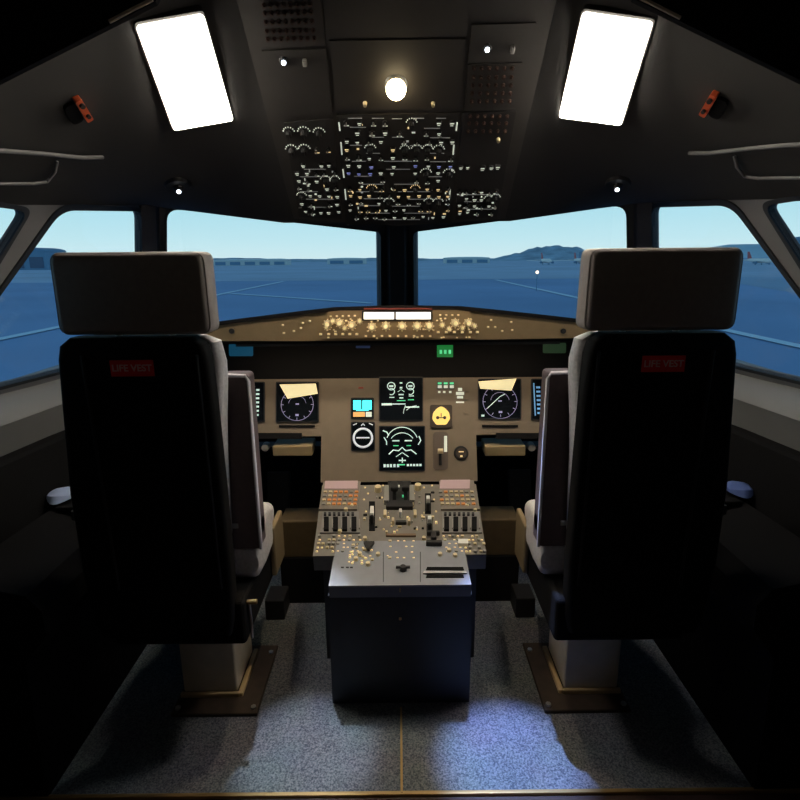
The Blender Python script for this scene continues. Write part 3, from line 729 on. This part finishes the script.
# ================================================================== GLARESHIELD
gs = Frame((0, 1.86, 1.05), (1, 0, 0), (0, .05, 1))
gt = thing('glareshield', 'black-topped glareshield with brown face and autopilot controls', 'control panel', (0, 2.0, 1.0))
topl = [(398, 309), (335, 311), (300, 315), (240, 322.5), (218, 325.5), (150, 331), (95, 336)]
botl = [(95, 343), (218, 341), (300, 341), (398, 341)]
Lp = [Vector((*gs.uv(*p), 0)) for p in topl]; Lb = [Vector((*gs.uv(*p), 0)) for p in botl]
Lp[0].x = 0; Lb[-1].x = 0
poly = Lb + Lp                                   # left half, then its mirror image
half = [p for p in poly]
full = Lb[:-1] + [Vector((-p.x, p.y, 0)) for p in Lb[:-1][::-1]] + [Vector((-p.x, p.y, 0)) for p in Lp[::-1][:-1]] + Lp
b = MB(); b.prism([gs.p(p.x, p.y, -.03) for p in full], gs.w * .03); b.build('face', mat('glareshield_face', (.25, .17, .085), .55, noise=.05), gt)
top = [Vector((p.x, p.y, 0)) for p in Lp[::-1]] + [Vector((-p.x, p.y, 0)) for p in Lp[1:]]
b = MB()
r0 = [gs.p(p.x, p.y, .006) for p in top]; r1 = [gs.p(p.x, p.y + .013, .003) for p in top]
def fy(x): return (Cc.y + (Cb.y - Cc.y) * (1 - min(1, abs(x) / .96))) - .02
r2 = [Vector((p.x, p.y + (fy(p.x) - p.y) * .5, p.z - .035)) for p in r1]; r3 = [Vector((p.x, fy(p.x), p.z - .09)) for p in r1]; r4 = [Vector((p.x, fy(p.x), p.z - .10)) for p in r1]
r5 = [Vector((p.x, 1.9, p.z - .005)) for p in r0]
b.loft([r0, r1, r2, r3, r4, r5, r0], closed=False, caps=False); b.build('hood', mat('hood_black', (.010, .009, .009), .9, spec=.1), gt)
b = MB(); b.box((0, 2.0, 1.008), (1.6, .26, .006)); b.build('hood_underside', matte, gt)
fc = uvb(gs, gt, [(340, 310.5), (456, 310), (470, 312), (476, 338), (322, 338), (328, 312)], 'autopilot_panel', mat('autopilot_panel_face', (.28, .19, .10), .5), 0, .006)
dsp = uvb(gs, gt, rect(362, 310.5, 432, 320.5), 'display_window', black, .006, .010)
uvb(gs, dsp, rect(364, 312, 394, 319), 'lit_display', fcuw, .010, .0115); uvb(gs, dsp, rect(396, 312, 430.5, 319), 'lit_display', fcuw, .010, .0115)
uvb(gs, gt, rect(364, 307.8, 432, 309.5), 'red_trim', mat('dull_red', (.25, .05, .04), .5), .006, .009)
kb = MB(); kb.cyl((0, 0, 0), (0, 0, .004), .0145, .0135, 20); kb.cyl((0, 0, .004), (0, 0, .020), .0105, .0095, 20); kb.mat(1).cyl((0, 0, .020), (0, 0, .0215), .0075, .007, 16)
for a in range(8): t_ = a * math.pi / 4; kb.box((math.cos(t_) * .0165, math.sin(t_) * .0165, .001), (.003, .003, .002))
KG = kb.mesh('selector_knob', [knobw, legendw])
sb_ = MB(); sb_.box((0, 0, .004), (.013, .010, .008), bev=.0015, seg=1); sb_.mat(1).box((0, .001, .0083), (.009, .0045, .0008)); SB = sb_.mesh('push_button', [knobw, legendw])
for x, y in ((372, 327), (386, 326), (402, 326), (417, 326), (429, 326), (340, 323), (352, 325), (455, 323), (468, 323), (328, 324)): ctl(x, y, KG, gt, gs, .006, sc=.95)
for x in (331, 337, 343, 349, 355): ctl(x, 316 + (343 - x) * .02, SB, gt, gs, .006, sc=.6)
for x in (440, 446, 452, 458): ctl(x, 315, SB, gt, gs, .006, sc=.6)
for x in (321, 329, 336, 343, 350, 357): ctl(x, 334, SB, gt, gs, .006, sc=.8)
for x in (366, 374, 382, 390, 398, 406, 414, 422, 430): ctl(x, 336, SB, gt, gs, .006, sc=.7)
for x in (438, 446, 454, 462, 470, 477): ctl(x, 332, SB, gt, gs, .006, sc=.8)
for x, y in ((303, 323), (301, 328), (310, 321), (283, 325), (284, 333), (294, 331), (491, 320), (488, 327), (495, 327), (511, 322), (512, 330), (502, 331)): ctl(x, y, SB, gt, gs, 0, sc=.6)
for k in range(34):
    x = rnd.choice([rnd.uniform(326, 362), rnd.uniform(434, 476), rnd.uniform(364, 434)]); ctl(x, rnd.choice([319, 321, 329.5, 331, 337.5]) + rnd.uniform(-.6, .6), SB, gt, gs, .006, sc=rnd.uniform(.4, .65))
for x, y in ((327, 327), (333, 321), (345, 328), (360, 321), (442, 325), (449, 329), (462, 328), (474, 326)): ctl(x, y, KG, gt, gs, .006, sc=.6)
for x in (232, 563): b = MB(); b.cyl((0, 0, 0), (0, 0, .006), .009, m=gs.at(x, 331, 0)); b.build('jack_socket', black, gt)
# flood strip on the underside that lights the instrument panel
t = thing('panel_flood_strip', 'thin light strip under the front lip of the glareshield', 'lamp', (0, 1.90, .998))
b = MB(); b.box((0, 1.895, .9985), (1.1, .014, .010)); b.build('strip_housing', black, t)
ld = add_light('panel_flood', 'AREA', (0, 1.885, .985), GLARE_POWER, (1, .80, .56), (0, 2.0, .60), shape='RECTANGLE', size=1.05, size_y=.012)

# ================================================================== CENTRE PEDESTAL
pz = lambda y: .41 + (y - 1.36) * .2
pd = Frame((0, 1.36, .41), (1, 0, 0), (0, 1, .2))
pt_ = thing('centre_pedestal', 'grey centre pedestal with thrust levers and radio keypads between seats', 'console', (0, 1.6, 0))
wr = pd.uv(313, 556); xw = pd.uv(487, 556)[0]; HWp = (xw - wr[0]) / 2; yw = 1.36 + wr[1] * .98
xf = (pd.uv(325, 483)[0] - pd.uv(478, 483)[0]) / -2
rb = (pd.uv(472, 584)[0] - pd.uv(330, 584)[0]) / 2
vv = wr[1]; vend = .49
b = MB(); b.prism([pd.p(-HWp, vv, 0), pd.p(HWp, vv, 0), pd.p(xf, vend, 0), pd.p(-xf, vend, 0)], -pd.w * .055); b.build('upper_console', mat('brown_grey_pedestal', (.19, .17, .145), .5, noise=.06), pt_)
b = MB(); b.prism([pd.p(-rb, 0, .004), pd.p(rb, 0, .004), pd.p(rb * .97, vv + .06, .004), pd.p(-rb * .97, vv + .06, .004)], -pd.w * .006); b.build('rear_top_plate', panelg, pt_)
b = MB(); b.prism([pd.p(-rb, .0, -.003), pd.p(rb, .0, -.003), pd.p(rb, .16, -.003), pd.p(-rb, .16, -.003)], -pd.w * .036); b.build('rear_rim', mat('slate_rim', (.13, .135, .155), .5), pt_)
b = MB(); b.prism([(-.203, 1.392, 0), (.203, 1.392, 0), (.200, 1.372, .375), (-.200, 1.372, .375)], (0, .16, 0)); b.build('rear_cabinet', cabm, pt_)
b = MB(); b.box((0, 1.74, .19), (HWp * 1.9, .31, .38)); b.build('side_body', cabm, pt_)
b = MB(); b.cyl((0, 1.374, .30), (0, 1.370, .30), .004, seg=12); b.build('key_lock', brass, pt_)
b = MB(); b.box((0, 0, 0), (.004, .003, .012), m=Matrix.Translation(pd.p(0, -.001, -.012))); b.build('latch', brass, pt_)
def pb(pxs, name, m, w0=0, w1=.004, rad=0, parent=None): return uvb(pd, parent or pt_, pxs, name, m, w0, w1, rad)
# radio keypad units
for s, X in ((-1, [(324, 480.5), (361, 480.5), (357, 511), (319, 511)]), (1, [(439, 480), (473, 480), (480, 511), (441, 511)])):
    k_ = pb(X, 'keypad_unit', mat('keypad_housing', (.20, .17, .14), .5), 0, .008)
    x0, x1 = X[0][0], X[1][0]
    uvb(pd, k_, [(x0 + 1.5, 482), (x1 - 3, 482), (x1 - 3.5, 491), (x0 + .5, 491)], 'screen', pinks, .008, .010)
    for r in range(4):
        for c in range(7):
            px = x0 + 1.5 + c * 5.2 - s * 0 + (s > 0) * r * .6 - (s < 0) * r * .6; py = 494.5 + r * 4
            b = MB(); b.box((0, 0, .003), (.012, .008, .006), m=pd.at(px, py, .008), bev=.001, seg=1)
            b.build('key', rnd.choice([orange, orange, knobw, knobg]) if s < 0 else rnd.choice([orange, knobw, knobw, knobg]), k_)
# radio panels with dark slots and pale keys
for s, x0, x1 in ((-1, 322, 360), (1, 442, 480)):
    r_ = pb([(x0 + (s < 0), 513), (x1 - 1, 513), (x1 + (s > 0) * 2, 534), (x0 - (s < 0) * 2, 534)], 'radio_panel', mat('radio_panel_grey', (.22, .21, .20), .5), 0, .006)
    for k in range(4): uvb(pd, r_, rect(x0 + 2 + k * 9.2, 520, x0 + 7 + k * 9.2, 533), 'dark_slot', matte, .006, .014, .002)
    for k in range(5): uvb(pd, r_, rect(x0 + 1 + k * 9, 522, x0 + 2 + k * 9, 531), 'slot_divider', knobg, .006, .013)
    for k in range(7): uvb(pd, r_, rect(x0 + 2 + k * 4.6, 515, x0 + 4.5 + k * 4.6, 517.5), 'small_switch', black, .006, .012)
kk = MB(); kk.box((0, 0, .004), (.013, .011, .008), bev=.0015, seg=1); KEY = kk.mesh('key_cap', [knobw])
kk = MB(); kk.cyl((0, 0, 0), (0, 0, .012), .009, .0075, 14); KNB = kk.mesh('round_knob', [knobw])
kk = MB(); kk.box((0, 0, .003), (.009, .006, .006), bev=.001, seg=1); KEYS = kk.mesh('key_cap', [legendw])
kk = MB(); kk.cyl((0, 0, 0), (0, 0, .010), .008, .007, 12); KNG = kk.mesh('round_knob', [knobg])
for x0, x1 in ((320, 360), (444, 482)):
    for r in range(5):
        for c in range(9):
            if rnd.random() < .22: continue
            sc_ = .9
            x = x0 + (x1 - x0) * c / 8 + rnd.uniform(-1, 1) - (r * .7 if x0 < 400 else -r * .7)
            inst('key_cap' if rnd.random() < .6 else 'round_knob', rnd.choice([KEY, KEYS, KEYS, KNG]), pt_, pd.at(x, 537 + r * 3.8, .001) @ Matrix.Scale(sc_ * .8, 4))
for x, y in ((462, 545),):
    pb(rect(x - 4, y - 2, x + 6, y + 2.5), 'white_key', white, .004, .016, .001)
for k, (x, y) in enumerate(((352, 554), (360, 556), (366, 560), (356, 561), (362, 565), (368, 566), (350, 559))): inst('round_knob', KNB if k % 2 else KEYS, pt_, pd.at(x, y, .004) @ Matrix.Scale(.8, 4))
# throttle quadrant
pb([(388, 484), (411, 484), (413, 510), (386, 510)], 'quadrant_base', black, 0, .014, .004)
for sx in (-1, 1):
    M_ = pd.at(400 + sx * 5.5, 500, .014)
    b = MB(); b.prism([(-.006, -.02, 0), (-.006, .020, 0), (-.006, .025, .030), (-.006, -.005, .030)], (.012, 0, 0), M_)
    b.box((0, .010, .034), (.026, .040, .020), m=M_, bev=.006); b.build('thrust_lever', black, pt_)
for x, y in ((399, 491), (403, 501)):
    b = MB(); b.box((0, 0, .002), (.006, .010, .004), m=pd.at(x, y, .018)); b.build('lever_mark', symg if y > 495 else white, pt_)
for x, y in ((378, 491), (418, 489)):
    b = MB(); b.cyl((0, 0, 0), (0, 0, .02), .013, .011, 20, m=pd.at(x, y, 0)); b.build('selector_dial', knobw, pt_, True)
for x, y0, y1 in ((372, 502, 531), (428, 494, 514), (429.5, 517, 532)):
    o = pb(rect(x - 3, y0, x + 3, y1), 'lever_slot', matte, 0, .003, .002)
    cy = (y0 + y1) / 2 + 2
    b = MB(); b.box((0, 0, .018), (.012, .010, .030), m=pd.at(x, cy + 6, .003), bev=.003); b.build('lever_handle', black, o)
    b = MB(); b.box((0, 0, .016), (.012, .040 if x < 400 else .020, .026), m=pd.at(x, cy - 1, .003), bev=.002); b.build('lever_grip', white, o)
b = MB(); M_ = pd.at(369, 549, 0); b.cyl((0, 0, 0), (0, 0, .010), .008, m=M_); b.prism([(-.016, .012, .010), (.016, .012, .010), (.003, -.022, .010), (-.003, -.022, .010)], (0, 0, .010), M_); b.build('engine_master_switch', black, pt_)
b = MB(); M_ = pd.at(434, 546, 0); b.box((0, .0, .010), (.048, .012, .02), m=M_, bev=.003); b.box((0, .02, .014), (.016, .03, .028), m=M_, bev=.003); b.box((0.0, .045, .012), (.04, .010, .016), m=M_, bev=.003); b.build('flap_lever', black, pt_)
for k in range(22): inst('key_cap', rnd.choice([KEY, KEYS, KEYS]), pt_, pd.at(rnd.uniform(348, 374), rnd.uniform(546, 568), .004) @ Matrix.Scale(rnd.uniform(.5, .8), 4))
for k in range(18): inst('scale_mark', KEYS, pt_, pd.at(rnd.uniform(383, 418), rnd.uniform(520, 562), .0) @ Matrix.Scale(rnd.uniform(.45, .7), 4))
for x, y in ((365, 488), (368, 494), (383, 486), (414, 494), (424, 488), (432, 486), (366, 512), (380, 520), (422, 516), (436, 512), (434, 500), (382, 498), (364, 500)): inst('scale_mark', KEYS, pt_, pd.at(x, y, 0) @ Matrix.Scale(.7, 4))
for s_ in (-1, 1):
    b = MB(); b.prism(rounded([pd.p(s_ * .034, .37, 0), pd.p(s_ * .052, .37, 0), pd.p(s_ * .050, .46, 0), pd.p(s_ * .036, .46, 0)], .006), pd.w * .020); b.build('quadrant_cheek', knobg, pt_)
for k in range(30):
    x = rnd.choice([rnd.uniform(363, 369), rnd.uniform(376, 386), rnd.uniform(414, 424), rnd.uniform(432, 438), rnd.uniform(386, 416)]); y = rnd.uniform(514, 533) if 386 < x < 414 else rnd.uniform(492, 534)
    M_ = pd.at(x, y, 0); b = MB(); b.box((0, 0, .003), (rnd.choice([.003, .012, .007]), rnd.choice([.004, .008]), .006), m=M_); b.build('panel_mark', rnd.choice([knobw, black, knobg, legendw, white]), pt_)
# centre quadrant details
for x, y, a_, b_ in ((385, 512, .010, .03), (388, 504, .006, .02), (415, 512, .010, .03), (413, 503, .006, .02), (401, 521, .034, .012)):
    bb_ = MB(); bb_.box((0, 0, .006), (a_, b_, .012), m=pd.at(x, y + 3, 0), bev=.002); bb_.build('quadrant_scale', knobw if a_ < .02 else black, pt_)
b = MB(); b.box((0, 0, .012), (.010, .022, .024), m=pd.at(400.5, 516, 0), bev=.003); b.build('trim_indicator', white, pt_)
for x, y in ((393, 524), (409, 524)): b = MB(); b.box((0, 0, .01), (.008, .02, .02), m=pd.at(x, y, 0), bev=.002); b.build('trim_pointer', knobw, pt_)
pb(rect(386, 535, 416, 537), 'trim_slot', mat('dull_bronze', (.18, .11, .06), .4), 0, .006)
for r in range(4):
    for c in range(4):
        if rnd.random() < .2: continue
        inst('key_cap', KEYS if rnd.random() < .5 else KEY, pt_, pd.at(390 + c * 7.5 + rnd.uniform(-1.5, 1.5), 542 + r * 5.6, .001) @ Matrix.Scale(.75, 4))
b = MB(); M_ = pd.at(403, 571, .004); b.cyl((0, 0, 0), (0, 0, .014), .010, .008, 14, m=M_); b.box((0, 0, .010), (.040, .006, .006), m=M_); b.build('rudder_trim_knob', black, pt_)
for y in (570, 577.5): 
    o = pb([(427, y - 1.5), (463, y - 1.5), (464, y + 1.5), (426, y + 1.5)], 'printer_slot', matte, .004, .006)
pb([(424, 573.2), (466, 573.2), (467, 575.4), (423, 575.4)], 'printer_bar', mat('pale_bar', (.5, .5, .5), .4), .004, .009)
for x in (341, 346, 350): pb(rect(x, 568, x + 3, 569.2), 'small_mark', black, .004, .005)
for x in (383, 420): pb([(x, 553), (x + .7, 553), (x + .7, 583), (x, 583)], 'panel_seam', black, .004, .0046)
for x, y in ((340, 533), (365, 540), (411, 508), (455, 557), (449, 552), (440, 556), (424, 540), (378, 556), (346, 511), (352, 507), (467, 507), (475, 512)):
    inst('round_knob', KNB, pt_, pd.at(x, y, .002) @ Matrix.Scale(.8, 4))

# foot boxes either side of the pedestal, rudder pedals
for s in (-1, 1):
    sd = 'left' if s < 0 else 'right'
    t = thing('footrest', 'tan footrest box in the %s foot well beside the pedestal' % sd, 'footrest', (s * .36, 1.95, 0), 'footrests in the foot wells')
    b = MB(); b.box((s * .365, 1.96, .265), (.16, .12, .15), bev=.006); b.build('tread', mat('tan_box', (.12, .08, .035), .6, noise=.1), t)
    b = MB(); b.box((s * .365, 1.96, .095), (.17, .13, .19)); b.build('base', matte, t)
    for k in (0, 1):
        x = s * (.53 + k * .17); t = thing('rudder_pedal', 'black %s rudder pedal in the %s foot well' % (('inner', 'outer')[k], sd), 'pedal', (x, 2.3, 0), 'rudder pedals')
        b = MB(); b.box((0, 0, 0), (.10, .02, .22), m=Matrix.Translation((x, 2.28, .27)) @ Matrix.Rotation(-.4, 4, 'X'), bev=.006); b.build('tread_plate', black, t)
        b = MB(); b.cyl((x, 2.31, 0), (x, 2.31, .27), .012); b.build('arm', black, t)

# ================================================================== SIDE CONSOLES, STICKS
for s in (-1, 1):
    sd = 'left' if s < 0 else 'right'
    t = thing('side_console', 'black side console below the %s side windows' % sd, 'console', (s * .9, 1.6, 0), 'side consoles')
    b = MB(); b.loft([[(s * x, y, z) for x, z in ((xo, 0), (.87, 0), (.86, .38), (.80, .46), (.80, .52), (.83, .56), (xo, .60))] for y, xo in ((1.1, 1.0), (1.55, .98), (1.85, .925))]); b.build('cabinet', matte, t)
    b = MB(); b.box((s * .905, 1.62, .605), (.12, .34, .012), m=None, bev=.003); b.build('top_plate', matte, t)
    for k in range(4): b = MB(); b.cyl((s * .88, 1.40 + k * .05, .60), (s * .88, 1.40 + k * .05, .625), .010, .008, 12); b.build('knob', knobg if k % 2 else black, t, True)
    t = thing('sidestick', 'black sidestick on the %s side console' % sd, 'control stick', (s * .90, 1.66, .611), 'sidesticks')
    b = MB(); b.cyl((s * .90, 1.66, .611), (s * .90, 1.66, .64), .035, .018, 18); b.build('boot', black, t, True)
    b = MB(); x = s * .90
    b.loft([[(x + math.cos(a * math.pi / 4) * r, 1.66 + dy + math.sin(a * math.pi / 4) * r * 1.25, z) for a in range(8)] for z, r, dy in ((.63, .014, 0), (.67, .017, .004), (.71, .015, .012), (.75, .018, .012), (.765, .010, .016))]); b.build('grip', black, t, True)
# folded cloths catching light beside the seats
for px, py, lab in ((62, 496, 'folded pale blue cloth on left side console beside the seat'), (738, 494, 'folded dark blue cloth on right side console beside the seat')):
    q = atY(px, py, 1.5); b = MB(); s = -1 if px < 400 else 1
    rings = []
    for k in range(7):
        a = k / 6; w_ = .028 * math.sin(math.pi * (.12 + a * .76)); x = q.x + (a - .5) * .07
        rings.append([(x, q.y + dy * w_ * 1.6, .615 + (dz * w_ * .8 + .012)) for dy, dz in ((-1, -.45), (1, -.45), (.8, .5), (0, 1), (-.8, .5))])
    b.loft(rings)
    tag(b.build('folded_cloth', bluecloth if s > 0 else mat('pale_blue_cloth', (.45, .55, .8), .7), smooth=True), lab, 'cloth')

# ================================================================== PILOT SEATS
def sbox(b, x0, x1, y0, y1, z0, z1, bev, seg=3): b.box(((x0 + x1) / 2, (y0 + y1) / 2, (z0 + z1) / 2), (abs(x1 - x0), y1 - y0, z1 - z0), bev=bev, seg=seg)
LV = text_mesh('LIFE VEST', .021, pinkl)
def seat(s):
    """s = -1 left, +1 right; xi is the side that faces the pedestal"""
    sd = 'left' if s < 0 else 'right'; cx = s * .562
    I = lambda d: s * (abs(cx) - d)              # d metres towards the pedestal from the seat centre
    t = thing('pilot_seat', ('left' if s < 0 else 'right') + ' pilot seat, black back shell, taupe headrest, red tag' + (' and adjusting lever' if s < 0 else ' without a lever'), 'seat', (cx, 1.5, 0), 'pilot seats')
    b = MB(); rings = []
    # headrest: padded block a little wider at the top
    for y, k, dz in ((1.195, .93, .010), (1.199, .975, .004), (1.208, 1, 0), (1.262, 1, 0), (1.275, .97, .004), (1.282, .90, .012)):
        w0, w1 = .162 * k, .160 * k; z0, z1 = 1.125 + dz, 1.297 - dz
        rings.append(rounded([(cx - w0, y, z0), (cx + w0, y, z0), (cx + w1, y, z1), (cx - w1, y, z1)], .018, 4))
    b.loft(rings); h = b.build('headrest', leather, t, True)
    b = MB(); b.tube(rounded([(cx - .161, 1.204, 1.128), (cx + .161, 1.204, 1.128), (cx + .159, 1.204, 1.294), (cx - .159, 1.204, 1.294)], .02, 4), .0022, 6, closed=True); b.build('seam', leather, h, True)
    for k in (-.06, .06): b = MB(); b.cyl((cx + k, 1.25, 1.06), (cx + k, 1.25, 1.14), .007); b.build('headrest_post', steel, t)
    # back shell, rear face leaning forward towards the pan
    def rear(z): return 1.205 + (1.12 - z) * .02
    b = MB(); rings = []
    for z, wi, wo in ((.36, .135, .185), (.40, .145, .20), (.55, .150, .21), (.75, .150, .208), (.90, .149, .196), (1.0, .148, .188), (1.07, .146, .182), (1.10, .140, .174), (1.118, .115, .15)):
        y = rear(z); xa, xb = sorted((I(wi), cx + s * wo)); rings.append(rounded([(xa, y, z), (xb, y, z), (xb, y + .055, z), (xa, y + .055, z)], .014, 3))
    b.loft(rings); b.build('back_shell', blackfab, t, True)
    # raised side ribs on the shell
    for d in (-.125, .125):
        b = MB(); b.tube([(cx + d, rear(z) - .001, z) for z in (1.08, .95, .8, .6, .5)], .004, 6); b.build('shell_rib', black, t, True)
    # cushion seen past the shell on the pedestal side
    b = MB(); rings = []
    for z, wi, d in ((.52, .12, .08), (.60, .13, .08), (.80, .138, .08), (.90, .145, .078), (1.0, .157, .07), (1.05, .162, .06), (1.10, .156, .05), (1.115, .13, .03)):
        y = rear(z) + .045; rings.append(rounded([(cx - wi, y, z), (cx + wi, y, z), (cx + wi, y + d, z), (cx - wi, y + d, z)], .02, 3))
    b.loft(rings); b.build('back_cushion', sheep, t, True)
    # life vest tag
    tz = 1.052; cx2 = cx + s * .018; ty = rear(tz) - .004; b = MB()
    b.prism([(cx2 - .047, ty, tz - .018), (cx2 + .047, ty, tz - .018), (cx2 + .047, ty, tz + .018), (cx2 - .047, ty, tz + .018)], (0, .003, 0)); g = b.build('life_vest_tag', redtag, t)
    g['label'] = 'red tag with lettering'
    inst('lettering', LV, g, Matrix.Translation((cx2, ty - .0005, tz)) @ Matrix.Rotation(math.pi / 2, 4, 'X'))
    # armrest folded upright on the pedestal side, and the outer one
    for side_, nm in ((1, 'armrest'), (-1, 'armrest')):
        x0, x1 = (I(.122), I(.200)) if side_ > 0 else (I(-.172), I(-.205))
        xa, xb = min(x0, x1), max(x0, x1)
        zt, zb = (1.01, .545) if side_ > 0 else (.80, .55)
        b = MB(); y0 = 1.33; poly = [(xa, y0, zb), (xb, y0, zb), (xb, y0, zt), (xa, y0, zt)]
        lean = .010 * (-s)
        poly = [(xa + (lean if i in (0, 1) else 0) * 0, y, z) for i, (_, y, z) in enumerate(poly)]
        poly = [(xa, y0, zb), (xb, y0, zb), (xb, y0, zt), (xa, y0, zt)]
        b.prism(rounded(poly, .012, 4), (0, .05, 0)); a_ = b.build(nm, armbrown, t)
        if side_ > 0:
            outer = I(.200); inn = I(.122)
            b = MB(); b.tube([(outer + s * .001, y0 - .001, zb), (outer + s * .001, y0 - .001, zt - .016), (outer + s * .008, y0 - .001, zt - .003), (inn - s * .0, y0 - .001, zt)], .0046, 8); b.build('piping', piping, a_, True)
    b = MB(); b.cyl((I(.13), 1.36, .60), (I(.20), 1.36, .60), .022); b.build('armrest_hinge', black, t, True)
    # seat cushion with bolster
    b = MB(); rings = []
    for y, z0, z1 in ((1.335, .47, .53), (1.355, .445, .575), (1.42, .44, .60), (1.52, .44, .59), (1.66, .43, .52), (1.72, .44, .50)):
        w_ = .188 - max(0, y - 1.5) * .2; rings.append(rounded([(cx - w_, y, z0), (cx + w_, y, z0), (cx + w_, y, z1), (cx - w_, y, z1)], .03, 4))
    b.loft(rings); b.build('seat_cushion', sheep, t, True)
    b = MB(); sbox(b, I(.170), I(.186), 1.53, 1.66, .34, .50, .006); b.build('side_trim', mat('tan_trim', (.24, .175, .095), .55), t)
    b = MB(); sbox(b, cx - .168, cx + .168, 1.24, 1.74, .32, .445, .012); b.build('seat_frame', matte, t)
    b = MB(); sbox(b, cx - .11, cx + .11, 1.36, 1.68, .265, .325, .006); b.build('lift_carriage', black, t)
    # column and base plate
    b = MB(); sbox(b, s * .490, s * .652, 1.42, 1.60, .02, .28, .006); b.build('column', colm, t)
    b = MB(); b.box((s * .481, 1.51, .012), (.016, .20, .022), bev=.003); b.box((s * .571, 1.413, .014), (.176, .012, .022), bev=.003); b.build('column_flange', mat('flange_tan', (.55, .40, .22), .45), t)
    b = MB(); sbox(b, s * .415, s * .665, 1.345, 1.64, 0, .012, .003); b.build('base_plate', platem, t)
    for x, y in ((.43, 1.365), (.43, 1.60), (.65, 1.365)): b = MB(); b.cyl((s * x, y, .012), (s * x, y, .018), .008, seg=6); b.build('bolt', steel, t)
    for z in (.30,):
        b = MB(); sbox(b, I(.07), I(.14), 1.79, 1.89, .0, .08, .004); b.build('floor_track_block', black, t)
    if s < 0:
        b = MB(); b.cyl((I(.150), 1.27, .425), (I(.194), 1.27, .428), .0062); b.build('adjusting_lever', brass, t, True)
        b = MB(); b.tube([(I(.172), 1.275, .425), (I(.172), 1.28, .36), (I(.170), 1.285, .31)], .004); b.build('lever_rod', steel, t, True)
    # buckle and strap hanging in the gap under the raised armrest
    b = MB(); b.box((I(.13), 1.335, .655 - .045), (.03, .012, .016), bev=.003); b.build('belt_buckle', steel, t)
    return t
seat(-1); seat(1)
